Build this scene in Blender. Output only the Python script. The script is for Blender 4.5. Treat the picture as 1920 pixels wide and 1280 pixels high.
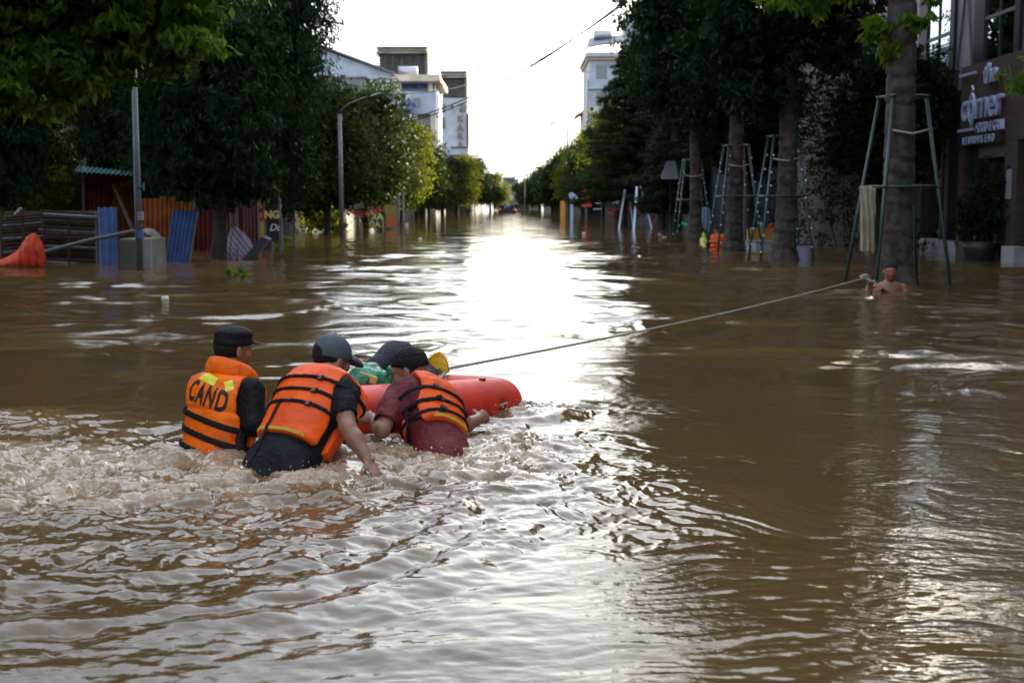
import bpy, bmesh, math, random
import numpy as np
from mathutils import Vector, Matrix
from mathutils.bvhtree import BVHTree
from math import pi, sin, cos, radians as R

S = bpy.context.scene
for o in list(bpy.data.objects):
    bpy.data.objects.remove(o)
C = S.collection

# ------------------------------------------------------------ camera, sky, sun, exposure
FPX, HZ, CAMH = 2400.0, 378.0, 1.30            # focal length in photo pixels, horizon row, height above the flood
PITCH = math.atan((640 - HZ) / FPX)
cam_d = bpy.data.cameras.new('camera'); cam = bpy.data.objects.new('camera', cam_d); C.objects.link(cam)
S.camera = cam
cam_d.sensor_width = 36; cam_d.lens = 36 * FPX / 1920; cam_d.clip_start = .1; cam_d.clip_end = 3000
cam.location = (0, 0, CAMH)
YAW = math.atan(5 / FPX)
cam.rotation_euler = (pi / 2 - PITCH, 0, YAW)
cam_d.dof.use_dof = True; cam_d.dof.focus_distance = 6.9; cam_d.dof.aperture_fstop = 4.0; cam_d.dof.aperture_blades = 9

SUN_EL, SUN_AZ = R(15), R(35)                   # azimuth measured from the street direction (+Y) to the right (+X)
W = bpy.data.worlds.new('World'); S.world = W; W.use_nodes = True
nt = W.node_tree; bg = nt.nodes['Background']
sky = nt.nodes.new('ShaderNodeTexSky'); sky.sky_type = 'NISHITA'; sky.sun_disc = False
sky.sun_elevation = SUN_EL; sky.sun_rotation = SUN_AZ; sky.air_density = 1.0; sky.dust_density = 5.0; sky.ozone_density = 1.0
thin = nt.nodes.new('ShaderNodeMixRGB'); thin.blend_type = 'ADD'; thin.inputs[0].default_value = 1      # thin even high cloud over the clear sky
thin.inputs[2].default_value = (2.7, 2.85, 3.05, 1)
dim = nt.nodes.new('ShaderNodeMixRGB'); dim.blend_type = 'MULTIPLY'; dim.inputs[0].default_value = 1; dim.inputs[2].default_value = (.56, .62, .70, 1)
nt.links.new(sky.outputs[0], dim.inputs[1]); nt.links.new(dim.outputs[0], thin.inputs[1]); nt.links.new(thin.outputs[0], bg.inputs[0]); bg.inputs[1].default_value = 0.12
sl = bpy.data.lights.new('sun', 'SUN'); sl.energy = 3.6; sl.angle = R(0.5); sl.color = (1, .84, .62)
sun = bpy.data.objects.new('sun', sl); C.objects.link(sun)
sd = Vector((sin(SUN_AZ) * cos(SUN_EL), cos(SUN_AZ) * cos(SUN_EL), sin(SUN_EL)))
sun.rotation_euler = sd.to_track_quat('Z', 'Y').to_euler()
S.view_settings.view_transform = 'Standard'; S.view_settings.look = 'None'
S.view_settings.exposure = 2.0; S.view_settings.gamma = 1; S.view_settings.use_curve_mapping = False
S.render.engine = 'CYCLES'
cy = S.cycles; cy.use_denoising = True; cy.max_bounces = 8; cy.diffuse_bounces = 3; cy.glossy_bounces = 4
cy.transparent_max_bounces = 6; cy.transmission_bounces = 4
cy.caustics_reflective = False; cy.caustics_refractive = False; cy.sample_clamp_indirect = 6

# ------------------------------------------------------------ helpers
_cp, _sp, _cy, _sy = cos(PITCH), sin(PITCH), cos(YAW), sin(YAW)
def ray(px, py):
    u, v = (px - 960) / FPX, (640 - py) / FPX
    y, z = _cp + v * _sp, -_sp + v * _cp
    return Vector((_cy * u - _sy * y, _sy * u + _cy * y, z))
def P(px, py, d):                                # the point at street distance d (metres) seen at a photo pixel
    r = ray(px, py); return Vector((0, 0, CAMH)) + r * (d / r.y)
def G(px, py, z=0.0):                            # the point at height z
    r = ray(px, py); return Vector((0, 0, CAMH)) + r * ((z - CAMH) / r.z)
def wd(py):                                      # distance of the water seen at a row
    return G(965, py).y

rng = np.random.default_rng(7); random.seed(7)

def tag(o, label=None, cat=None, group=None, kind=None):
    if label: o['label'] = label
    if cat: o['category'] = cat
    if group: o['group'] = group
    if kind: o['kind'] = kind
    return o
def empty(name, loc=(0, 0, 0), label=None, cat=None, group=None, rz=0):
    o = bpy.data.objects.new(name, None); C.objects.link(o); o.location = loc; o.rotation_euler = (0, 0, rz)
    o.empty_display_size = .1
    return tag(o, label, cat, group)
def link(name, me, mat=None, parent=None, smooth=False):
    if mat is not None and not me.materials: me.materials.append(mat)
    if smooth: me.shade_smooth()
    o = bpy.data.objects.new(name, me); C.objects.link(o)
    if parent is not None: o.parent = parent
    return o
def mesh_np(name, v, faces, n=None):
    """v (k,3); faces (m,q) equal sized"""
    me = bpy.data.meshes.new(name)
    v = np.ascontiguousarray(v, dtype=np.float32); f = np.ascontiguousarray(faces, dtype=np.int32)
    q = f.shape[1]
    me.vertices.add(len(v)); me.vertices.foreach_set('co', v.ravel())
    me.loops.add(f.size); me.loops.foreach_set('vertex_index', f.ravel())
    me.polygons.add(len(f)); me.polygons.foreach_set('loop_start', np.arange(0, f.size, q, dtype=np.int32))
    me.polygons.foreach_set('loop_total', np.full(len(f), q, dtype=np.int32))
    me.update(calc_edges=True)
    return me
class MB:
    """collects simple solids into one mesh"""
    def __init__(s): s.v = []; s.f = []
    def add(s, vs, fs):
        n = len(s.v); s.v += [tuple(p) for p in vs]; s.f += [tuple(i + n for i in f) for f in fs]; return s
    def box(s, c, d, rz=0, m=None, bev=0):
        hx, hy, hz = d[0] / 2, d[1] / 2, d[2] / 2
        vs = [Vector((x * hx, y * hy, z * hz)) for z in (-1, 1) for x, y in ((-1, -1), (1, -1), (1, 1), (-1, 1))]
        if m is not None: vs = [m @ p for p in vs]
        elif rz:
            M = Matrix.Rotation(rz, 3, 'Z'); vs = [M @ p for p in vs]
        return s.add([p + Vector(c) for p in vs], [(3, 2, 1, 0), (4, 5, 6, 7), (0, 1, 5, 4), (1, 2, 6, 5), (2, 3, 7, 6), (3, 0, 4, 7)])
    def box2(s, a, b):
        a, b = Vector(a), Vector(b); return s.box((a + b) / 2, [abs(b[i] - a[i]) for i in range(3)])
    def tube(s, pts, rad, n=8, caps=True):
        pts = [Vector(p) for p in pts]
        if not hasattr(rad, '__len__'): rad = [rad] * len(pts)
        base = len(s.v); prev = None
        for i, p in enumerate(pts):
            t = (pts[min(i + 1, len(pts) - 1)] - pts[max(i - 1, 0)]).normalized()
            if prev is None:
                a = t.orthogonal().normalized()
            else:
                a = (prev - t * prev.dot(t)); a = a.normalized() if a.length > 1e-6 else t.orthogonal().normalized()
            prev = a; b = t.cross(a)
            for k in range(n):
                an = 2 * pi * k / n; s.v.append(tuple(p + (a * cos(an) + b * sin(an)) * rad[i]))
        for i in range(len(pts) - 1):
            for k in range(n):
                k2 = (k + 1) % n
                s.f.append((base + i * n + k, base + i * n + k2, base + (i + 1) * n + k2, base + (i + 1) * n + k))
        if caps:
            s.f.append(tuple(base + k for k in reversed(range(n)))); m = base + (len(pts) - 1) * n
            s.f.append(tuple(m + k for k in range(n)))
        return s
    def quad(s, *p): return s.add(p, [tuple(range(len(p)))])
    def build(s, name, mat=None, parent=None, smooth=False, bevel=0, local=None):
        me = bpy.data.meshes.new(name); me.from_pydata(s.v, [], s.f); me.update()
        if bevel:
            bm = bmesh.new(); bm.from_mesh(me)
            bmesh.ops.bevel(bm, geom=[e for e in bm.edges], offset=bevel, segments=2, affect='EDGES', profile=.6)
            bm.to_mesh(me); bm.free()
        if local is not None: me.transform(local)
        o = link(name, me, mat, parent, smooth)
        if parent is not None and local is None:
            o.matrix_parent_inverse = Matrix.LocRotScale(parent.location, parent.rotation_euler, parent.scale).inverted()
        return o

# ------------------------------------------------------------ numpy gradient noise
_perm = np.random.default_rng(3).permutation(256).astype(np.int32); _perm = np.concatenate([_perm, _perm])
def noise2(x, y, seed=0):
    xi = np.floor(x).astype(np.int64); yi = np.floor(y).astype(np.int64); xf = (x - xi).astype(np.float32); yf = (y - yi).astype(np.float32)
    xi = (xi + seed * 37) & 255; yi = (yi + seed * 91) & 255; x1 = (xi + 1) & 255; y1 = (yi + 1) & 255
    u = xf * xf * xf * (xf * (xf * 6 - 15) + 10); v = yf * yf * yf * (yf * (yf * 6 - 15) + 10)
    def g(a, b, fx, fy):
        h = _perm[_perm[a] + b] * (2 * pi / 256); return np.cos(h).astype(np.float32) * fx + np.sin(h).astype(np.float32) * fy
    n0 = g(xi, yi, xf, yf); n1 = g(x1, yi, xf - 1, yf); n2 = g(xi, y1, xf, yf - 1); n3 = g(x1, y1, xf - 1, yf - 1)
    return 1.5 * ((n0 * (1 - u) + n1 * u) * (1 - v) + (n2 * (1 - u) + n3 * u) * v)
def noise3(x, y, z, seed=0):
    xi = np.floor(x).astype(np.int64); yi = np.floor(y).astype(np.int64); zi = np.floor(z).astype(np.int64)
    xf = (x - xi).astype(np.float32); yf = (y - yi).astype(np.float32); zf = (z - zi).astype(np.float32)
    s = lambda t: t * t * (3 - 2 * t)
    u, v, w = s(xf), s(yf), s(zf); out = 0
    for dx in (0, 1):
        for dy in (0, 1):
            for dz in (0, 1):
                h = _perm[(_perm[(_perm[(xi + dx + seed) & 255] + yi + dy) & 255] + zi + dz) & 255] / 127.5 - 1
                out = out + h * (u if dx else 1 - u) * (v if dy else 1 - v) * (w if dz else 1 - w)
    return out
def sstep(a, b, x):
    t = np.clip((x - a) / (b - a), 0, 1); return t * t * (3 - 2 * t)

# ------------------------------------------------------------ materials
def mat(name, col, rough=.6, metal=0, noise=None, bump=0, bscale=20, spec=.5, coat=0, trans=None, ior=1.5, var=.0, vscale=4, objcoord=True, alpha=None):
    m = bpy.data.materials.new(name); m.use_nodes = True; n = m.node_tree.nodes; l = m.node_tree.links
    b = n['Principled BSDF']; b.inputs['Base Color'].default_value = (*col, 1); b.inputs['Roughness'].default_value = rough
    b.inputs['Metallic'].default_value = metal; b.inputs['Specular IOR Level'].default_value = spec; b.inputs['IOR'].default_value = ior
    if coat: b.inputs['Coat Weight'].default_value = coat; b.inputs['Coat Roughness'].default_value = .15
    if trans: b.inputs['Transmission Weight'].default_value = trans
    if alpha is not None: b.inputs['Alpha'].default_value = alpha
    tc = n.new('ShaderNodeTexCoord')
    if var or noise:
        tx = n.new('ShaderNodeTexNoise'); tx.inputs['Scale'].default_value = vscale; tx.inputs['Detail'].default_value = 6
        l.new(tc.outputs['Object'], tx.inputs['Vector'])
        rp = n.new('ShaderNodeValToRGB'); l.new(tx.outputs[0], rp.inputs[0])
        c2 = noise or tuple(max(0, c * (1 - var)) for c in col); c3 = tuple(min(1, c * (1 + var * .6)) for c in col) if not noise else col
        rp.color_ramp.elements[0].position = .35; rp.color_ramp.elements[1].position = .65
        rp.color_ramp.elements[0].color = (*c2, 1); rp.color_ramp.elements[1].color = (*c3, 1)
        l.new(rp.outputs[0], b.inputs['Base Color'])
    if bump:
        tb = n.new('ShaderNodeTexNoise'); tb.inputs['Scale'].default_value = bscale; tb.inputs['Detail'].default_value = 5
        l.new(tc.outputs['Object'], tb.inputs['Vector'])
        bp = n.new('ShaderNodeBump'); bp.inputs['Strength'].default_value = bump; bp.inputs['Distance'].default_value = .02
        l.new(tb.outputs[0], bp.inputs['Height']); l.new(bp.outputs[0], b.inputs['Normal'])
    return m
def leafmat(name, dark, light, transl=.35, rough=.45, tcol=None):
    m = bpy.data.materials.new(name); m.use_nodes = True; n = m.node_tree.nodes; l = m.node_tree.links
    b = n['Principled BSDF']; out = n['Material Output']
    at = n.new('ShaderNodeAttribute'); at.attribute_name = 'tint'
    mx = n.new('ShaderNodeValToRGB'); l.new(at.outputs['Fac'], mx.inputs[0])
    e = mx.color_ramp.elements; e[0].color = (*dark, 1); e[1].color = (*light, 1)
    l.new(mx.outputs[0], b.inputs['Base Color']); b.inputs['Roughness'].default_value = max(.52, rough)
    b.inputs['Specular IOR Level'].default_value = .04
    t = n.new('ShaderNodeBsdfTranslucent')
    hs = n.new('ShaderNodeMixRGB'); hs.blend_type = 'MULTIPLY'; hs.inputs[0].default_value = 1
    tc = tcol or (2.6, 2.3, .8); l.new(mx.outputs[0], hs.inputs[1]); hs.inputs[2].default_value = (*tc, 1)
    l.new(hs.outputs[0], t.inputs[0])
    ms = n.new('ShaderNodeMixShader'); ms.inputs[0].default_value = transl
    l.new(b.outputs[0], ms.inputs[1]); l.new(t.outputs[0], ms.inputs[2]); l.new(ms.outputs[0], out.inputs[0])
    return m
# ------------------------------------------------------------ flood water: one displaced sheet reaching the horizon
def polyseg_dist(x, y, pts):
    d = np.full(x.shape, 1e9, np.float32)
    for (x0, y0), (x1, y1) in zip(pts[:-1], pts[1:]):
        dx, dy = x1 - x0, y1 - y0; t = np.clip(((x - x0) * dx + (y - y0) * dy) / (dx * dx + dy * dy), 0, 1)
        d = np.minimum(d, np.hypot(x - x0 - t * dx, y - y0 - t * dy))
    return d
BODIES = [(-1.50, 6.55, .30), (-1.13, 6.15, .30), (-.42, 6.75, .34), (.0, 7.75, .25), (-.9, 7.0, .3)]
def water_height(x, y):
    r = np.hypot(x, y)
    # churned mass spreading down-left of the men
    wx = x + .25 * noise2(x * 1.1, y * 1.1, 5); wy = y + .25 * noise2(x * 1.1, y * 1.1, 6)
    d = polyseg_dist(wx, wy, [(-3.4, 6.1), (-2.2, 6.05), (-1.2, 6.1), (-.35, 6.6)])
    churn = 1 - sstep(.30, 1.15, d)
    dl = polyseg_dist(wx, wy, [(-6.5, 7.9), (-3.2, 7.3), (-1.9, 6.9)]); churn = np.maximum(churn, .55 * (1 - sstep(.15, 1.0, dl)))
    churn = np.maximum(churn, .75 * (1 - sstep(.15, .55, np.hypot((wx - .12), (wy - 7.85)) )))
    d2 = polyseg_dist(wx, wy, [(-4.5, 5.0), (-2, 5.1), (-.9, 5.15), (-.1, 5.7)])
    rough = np.maximum(churn, .9 * (1 - sstep(.25, 1.45, d2)))
    d3 = polyseg_dist(wx, wy, [(-9, 15.2), (-5.7, 16)])
    rough = np.maximum(rough, .8 * (1 - sstep(.2, 1.3, d3)))
    # ambient wind and current ripples, stronger in patches, calmer in the distance
    patch = .5 + .5 * noise2(x * .35 + 7, y * .22, 11); patch = np.clip(-.1 + 2.0 * patch, .15, 1.9)
    patch2 = np.clip(.5 + .9 * noise2(x * .9, y * .6, 12), .1, 1.4)
    far = 1 - .8 * sstep(30, 60, y)
    cell = np.maximum(r * np.where(r < 8.5, .003, .0045), .006)
    ax = x + .9 * noise2(x * .5, y * .5, 21) + .14 * noise2(x * 2.2, y * 2.2, 23); ay = y + .9 * noise2(x * .5 + 9, y * .5, 22) + .14 * noise2(x * 2.2, y * 2.2, 24)
    h = np.zeros_like(x)
    for lam, slope, sx, sd in ((2.9, .026, .75, 1), (1.35, .072, .70, 2), (.66, .100, .62, 3), (.34, .12, .62, 4), (.17, .17, .65, 5), (.09, .17, .7, 6), (.05, .12, .8, 7)):
        keep = 1 - sstep(lam * .25, lam * .6, cell)
        a = slope * lam * .22
        m = patch if lam > .5 else (.35 + .65 * patch) * (.3 + .7 * patch2)
        n_ = noise2(ax / lam * sx, ay / lam * 1.15, sd)
        if lam < .5: n_ = .75 * n_ + .55 * (.35 - np.abs(n_))
        mid = sstep(7, 13, y) * (1 - sstep(38, 60, y)); m = m * (1 + .5 * mid) * (.75 if lam > 1 else 1) + .45 * mid * (0 if lam > 1 else 1)
        h += a * keep * m * far * n_ * (.8 if lam > .2 else 1) * (1 + .45 * sstep(7, 12, y) - .55 * (1 - sstep(5, 9, y)) if lam > .3 else (.62 if lam > .12 else 1.15) + .5 * sstep(7, 13, y))
    # standing waves that arc behind the men (bottom left)
    gx = np.minimum(x, .15)
    g = 3.72 + .22 * np.exp((gx + .75) * 2.0) + .12 * np.sin(x * 1.7)
    gp = .44 * np.exp((gx + .75) * 2.0)
    s = (y - g) / np.sqrt(1 + gp * gp) + .16 * noise2(x * 1.3, y * 1.3, 31) + .05 * noise2(x * 4, y * 4, 32)
    env = sstep(-.9, -.1, s) * (1 - sstep(.9, 1.7, s)) * (1 - sstep(-.1, .35, x)) * sstep(-7, -3, x)
    ph = s * 2 * pi / .43
    ph = ph + 1.2 * noise2(x * .9, y * .9, 34)
    h += env * .005 * (np.sin(ph) + .35 * np.sin(2 * ph + .6)) * np.clip(.8 + .9 * noise2(x * 1.5, y * 1.5, 33), 0, 2)
    # the long diagonal ridge that trails from the men to the near left
    rd = polyseg_dist(x + .05 * noise2(x * 5, y * 5, 71), y + .05 * noise2(x * 5, y * 5, 72), [(-1.9, 3.55), (-1.1, 3.85), (-.66, 4.1), (-.36, 4.45), (-.18, 4.95), (-.10, 5.5)])
    rd2 = polyseg_dist(x + .05 * noise2(x * 5, y * 5, 73), y + .05 * noise2(x * 5, y * 5, 74), [(-2.4, 4.1), (-1.3, 4.35), (-.75, 4.6), (-.4, 5.1)])
    h += .012 * np.exp(-((rd - .08) / .08) ** 2) - .007 * np.exp(-(rd / .06) ** 2) + .010 * np.exp(-(rd2 / .08) ** 2)
    # small chop riding on them
    for lam, a, sd in ((.42, .0060, 39), (.24, .0058, 35), (.13, .0052, 36), (.07, .0034, 37), (.04, .0018, 38)):
        h += env * a * (1 - sstep(lam * .16, lam * .4, cell)) * (noise2((x * .8 + y * .25) / lam, (y * 1.15 - x * .2) / lam, sd))
    # edge of the wake
    e1 = polyseg_dist(wx * .6 + x * .4, wy * .6 + y * .4, [(-.62, 4.12), (-.3, 4.6), (-.14, 5.0), (-.08, 5.4)])
    # turbulence
    tb = np.zeros_like(x)
    qx = x + .12 * noise2(x * 4, y * 4, 41); qy = y + .12 * noise2(x * 4, y * 4, 42)
    for lam, a, sd in ((.62, .034, 51), (.30, .030, 52), (.16, .021, 53), (.085, .014, 54), (.045, .0085, 55), (.026, .0045, 56)):
        nn = noise2(qx / lam * .8 + .3 * noise2(qx / lam, qy / lam, sd + 20), qy / lam, sd)
        a = a * (1.25 if lam < .1 else 1)
        tb += a * ((1 - 2.2 * np.abs(nn)) * .38 + .55 * nn)
    h += tb * churn ** 1.2 + .55 * tb * rough
    # bow waves round the bodies
    for bx, by, br in BODIES:
        q = np.hypot(x - bx, (y - by) * 1.1)
        h += .022 * np.exp(-((q - br - .06) / .07) ** 2)
    for bx, by, br in SMALL_RINGS:
        q = np.hypot(x - bx, y - by)
        h += .002 * np.sin((q - br) * 2 * pi / .22) * np.exp(-((q - br) / .5) ** 2) * (q > br * .5)
    foam = np.clip(churn * (.42 + .62 * np.clip(tb / .03, -1, 1.3)) + .62 * rough * np.clip(.4 + .8 * noise2(x * 4, y * 4, 61) + .5 * noise2(x * 11, y * 11, 62), 0, 1), 0, 1)
    return h, np.clip(churn, 0, 1), foam
SMALL_RINGS = [(G(1600, 540).x, G(1600, 540).y, .25), (G(1655, 545).x, G(1655, 545).y, .4), (G(1230, 610).x, G(1230, 610).y, .2)]
def build_water():
    th = np.concatenate([np.radians(np.arange(-180, -36, 6.)), np.radians(np.linspace(-36, 36, 900)), np.radians(np.arange(42, 180, 6.))])
    r = [1.2]
    while r[-1] < 1500:
        k = .03 if r[-1] < 2.9 else .0029 if r[-1] < 8.5 else .0045 if r[-1] < 26 else .0085 if r[-1] < 90 else .04
        r.append(r[-1] * (1 + k))
    r = np.array(r); Rr, T = np.meshgrid(r, th, indexing='ij')
    x = (Rr * np.sin(T)).astype(np.float32); y = (Rr * np.cos(T)).astype(np.float32)
    h, churn, foam = water_height(x, y)
    h = h * (y > 0) * (1 - sstep(R(33), R(36), np.abs(T)))
    nr, nth = x.shape
    v = np.stack([x, y, h], -1).reshape(-1, 3)
    idx = np.arange(nr * nth).reshape(nr, nth); nx = np.roll(idx, -1, axis=1)
    f = np.stack([idx[:-1], idx[1:], nx[1:], nx[:-1]], -1).reshape(-1, 4)
    # close the hole under the camera
    me = mesh_np('water', v, f[:, ::-1])
    at = me.attributes.new('churn', 'FLOAT', 'POINT'); at.data.foreach_set('value', churn.ravel().astype(np.float32))
    at = me.attributes.new('foam', 'FLOAT', 'POINT'); at.data.foreach_set('value', foam.ravel().astype(np.float32))
    m = bpy.data.materials.new('flood_water'); m.use_nodes = True; n = m.node_tree.nodes; l = m.node_tree.links
    b = n['Principled BSDF']; b.inputs['Roughness'].default_value = .04; b.inputs['IOR'].default_value = 1.42
    tc = n.new('ShaderNodeTexCoord')
    a1 = n.new('ShaderNodeAttribute'); a1.attribute_name = 'foam'
    silt = n.new('ShaderNodeTexNoise'); silt.inputs['Scale'].default_value = .5; silt.inputs['Detail'].default_value = 4
    l.new(tc.outputs['Object'], silt.inputs['Vector'])
    r1 = n.new('ShaderNodeValToRGB'); l.new(silt.outputs[0], r1.inputs[0])
    r1.color_ramp.elements[0].position = .35; r1.color_ramp.elements[1].position = .7
    r1.color_ramp.elements[0].color = (.095, .057, .022, 1); r1.color_ramp.elements[1].color = (.122, .074, .030, 1)
    fn = n.new('ShaderNodeTexNoise'); fn.inputs['Scale'].default_value = 22; fn.inputs['Detail'].default_value = 6; fn.inputs['Roughness'].default_value = .65
    l.new(tc.outputs['Object'], fn.inputs['Vector'])
    ml = n.new('ShaderNodeMath'); ml.operation = 'MULTIPLY'; l.new(a1.outputs['Fac'], ml.inputs[0]); l.new(fn.outputs[0], ml.inputs[1])
    r2 = n.new('ShaderNodeValToRGB'); l.new(ml.outputs[0], r2.inputs[0]); r2.color_ramp.elements[0].position = .10; r2.color_ramp.elements[1].position = .78
    mx = n.new('ShaderNodeMixRGB'); l.new(r2.outputs[0], mx.inputs[0]); l.new(r1.outputs[0], mx.inputs[1]); mx.inputs[2].default_value = (.27, .16, .078, 1)
    # thin broken foam: bright speckle where the water is most stirred
    vo = n.new('ShaderNodeTexNoise'); vo.inputs['Scale'].default_value = 60; vo.inputs['Detail'].default_value = 8; vo.inputs['Roughness'].default_value = .75; l.new(tc.outputs['Object'], vo.inputs['Vector'])
    m3 = n.new('ShaderNodeMath'); m3.operation = 'MULTIPLY'; l.new(vo.outputs[0], m3.inputs[0]); l.new(a1.outputs['Fac'], m3.inputs[1])
    r3 = n.new('ShaderNodeValToRGB'); l.new(m3.outputs[0], r3.inputs[0]); r3.color_ramp.elements[0].position = .36; r3.color_ramp.elements[1].position = .60; r3.color_ramp.elements[1].color = (.8, .8, .8, 1)
    mx2 = n.new('ShaderNodeMixRGB'); l.new(r3.outputs[0], mx2.inputs[0]); l.new(mx.outputs[0], mx2.inputs[1]); mx2.inputs[2].default_value = (.46, .36, .26, 1)
    l.new(mx2.outputs[0], b.inputs['Base Color'])
    # fine ripples too small for the mesh
    mp = n.new('ShaderNodeMapping'); l.new(tc.outputs['Object'], mp.inputs['Vector']); mp.inputs['Scale'].default_value = (.8, 1.2, 1)
    n1 = n.new('ShaderNodeTexNoise'); n1.inputs['Scale'].default_value = 24; n1.inputs['Detail'].default_value = 4; n1.inputs['Distortion'].default_value = .4
    n2 = n.new('ShaderNodeTexNoise'); n2.inputs['Scale'].default_value = 2.2; n2.inputs['Detail'].default_value = 3; n2.inputs['Distortion'].default_value = .3
    l.new(mp.outputs[0], n1.inputs['Vector']); l.new(mp.outputs[0], n2.inputs['Vector'])
    pt = n.new('ShaderNodeTexNoise'); pt.inputs['Scale'].default_value = .7; l.new(tc.outputs['Object'], pt.inputs['Vector'])
    b1 = n.new('ShaderNodeBump'); b1.inputs['Distance'].default_value = .02; l.new(n1.outputs[0], b1.inputs['Height'])
    mr = n.new('ShaderNodeMapRange'); l.new(pt.outputs[0], mr.inputs[0]); mr.inputs[1].default_value = .4; mr.inputs[2].default_value = .65; mr.inputs[3].default_value = .05; mr.inputs[4].default_value = .20
    l.new(mr.outputs[0], b1.inputs['Strength'])
    b2 = n.new('ShaderNodeBump'); b2.inputs['Distance'].default_value = .03; b2.inputs['Strength'].default_value = .06; l.new(n2.outputs[0], b2.inputs['Height']); l.new(b1.outputs[0], b2.inputs['Normal'])
    l.new(b2.outputs[0], b.inputs['Normal'])
    o = link('water', me, m, smooth=True); tag(o, 'brown flood water filling the street, churned up round the men', kind='structure')
    # the drowned street bed under it, out to the horizon
    bed = mat('mud', (.16, .11, .06), .9)
    tag(MB().box((0, 300, -1.65), (3000, 2400, .3)).build('ground', bed), 'submerged street bed under the flood', kind='structure')
    return o
build_water()
# ------------------------------------------------------------ vegetation
LEAF_BROAD = leafmat('leaf_broad', (.016, .036, .007), (.080, .145, .020), .42, .32)
LEAF_DARK = leafmat('leaf_dark', (.007, .016, .007), (.018, .037, .013), .16, .38, (2.2, 2.2, .9))
LEAF_ROUND = leafmat('leaf_round', (.022, .040, .008), (.085, .105, .018), .45, .42, (2.8, 2.4, .7))
LEAF_FIR = leafmat('leaf_fir', (.012, .022, .011), (.034, .046, .022), .25, .55, (2, 1.9, .9))
LEAF_LIT_LIME = leafmat('leaf_lit_lime', (.02, .035, .006), (.17, .19, .025), .5, .42, (2.2, 2.0, .6))  # bright yellow end puts backlit gleams into the leaf colour
BARK = mat('bark', (.030, .023, .018), .9, var=.5, vscale=9, bump=.8, bscale=30)
BARK_GREY = mat('ringed_bark', (.052, .040, .032), .9, var=.6, vscale=7, bump=1.0, bscale=11)

def leaves_np(cen, nrm, L, Wd, rg, droop=.35, shape='diamond'):
    """one leaf per centre: 6-vertex folded blade as 2 quads along a random direction kept near the tangent plane"""
    k = len(cen)
    d = rg.normal(size=(k, 3)); d[:, 2] -= droop * 1.5; d += nrm * .6
    d /= np.linalg.norm(d, axis=1, keepdims=True) + 1e-9
    s = np.cross(d, rg.normal(size=(k, 3))); s /= np.linalg.norm(s, axis=1, keepdims=True) + 1e-9
    n = np.cross(d, s); Ls = (L * rg.uniform(.7, 1.3, (k, 1))); Ws = Wd * rg.uniform(.75, 1.25, (k, 1))
    a = cen - d * Ls * .5; b = cen + d * Ls * .5
    m = cen + n * Ws * .25
    v = np.stack([a, m + s * Ws * .5 - d * Ls * .04, b, m - s * Ws * .5 - d * Ls * .04], 1).reshape(-1, 3)
    f = np.arange(4 * k).reshape(k, 4)
    return v, f
def crown_mesh(name, blobs, n_clump, per, cr, L, Wd, seed=1, droop=.35, fill=.5, flat=1.0, tintbase=.4, rosette=False, holes=.0):
    """blobs: (x,y,z,rx,ry,rz). Leaves gather in clumps set unevenly over and through the blobs."""
    rg = np.random.default_rng(seed); V = []; T = []; nf = 0
    w = np.array([b[3] * b[4] + b[4] * b[5] + b[3] * b[5] for b in blobs]); w = w / w.sum()
    cs, ns = [], []
    for bi, b in enumerate(blobs):
        q = max(3, int(n_clump * w[bi])); u = rg.normal(size=(q, 3)); u /= np.linalg.norm(u, axis=1, keepdims=True)
        rad = np.where(rg.random(q) < fill, rg.uniform(.25, .85, q), rg.uniform(.82, 1.12, q))[:, None]
        lump = 1 + .16 * noise3(u[:, 0] * 2.3 + bi, u[:, 1] * 2.3, u[:, 2] * 2.3)[:, None]
        cs.append(np.array(b[:3]) + u * rad * lump * np.array(b[3:])); ns.append(u)
    cs = np.concatenate(cs); ns = np.concatenate(ns)
    k = len(cs); size = cr * rg.uniform(.55, 1.35, (k, 1))
    if rosette:
        off = rg.normal(size=(k, per, 3)); off /= np.linalg.norm(off, axis=2, keepdims=True); off[..., 2] = off[..., 2] * .6 - .25
        pos = (cs[:, None] + off * size[:, None] * rg.uniform(.4, 1, (k, per, 1))).reshape(-1, 3); nn = off.reshape(-1, 3) * 1.8
    else:
        off = rg.normal(size=(k, per, 3)) * .5; off[..., 2] *= flat
        pos = (cs[:, None] + off * size[:, None]).reshape(-1, 3); nn = np.repeat(ns, per, 0)
    v, f = leaves_np(pos, nn, L, Wd, rg, droop)
    tint = np.clip(np.repeat(rg.normal(tintbase, .22, k), per) + rg.normal(0, .16, k * per), 0, 1)
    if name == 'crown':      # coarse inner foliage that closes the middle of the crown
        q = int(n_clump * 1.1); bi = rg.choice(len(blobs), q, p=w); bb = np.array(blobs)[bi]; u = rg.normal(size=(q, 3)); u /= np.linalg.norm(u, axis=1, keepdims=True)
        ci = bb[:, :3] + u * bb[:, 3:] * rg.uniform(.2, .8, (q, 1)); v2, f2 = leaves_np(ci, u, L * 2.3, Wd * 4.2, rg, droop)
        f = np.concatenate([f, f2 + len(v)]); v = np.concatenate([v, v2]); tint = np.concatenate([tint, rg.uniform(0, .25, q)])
    me = mesh_np(name, v, f)
    at = me.attributes.new('tint', 'FLOAT', 'POINT'); at.data.foreach_set('value', np.repeat(tint, 4).astype(np.float32))
    return me, cs
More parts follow.
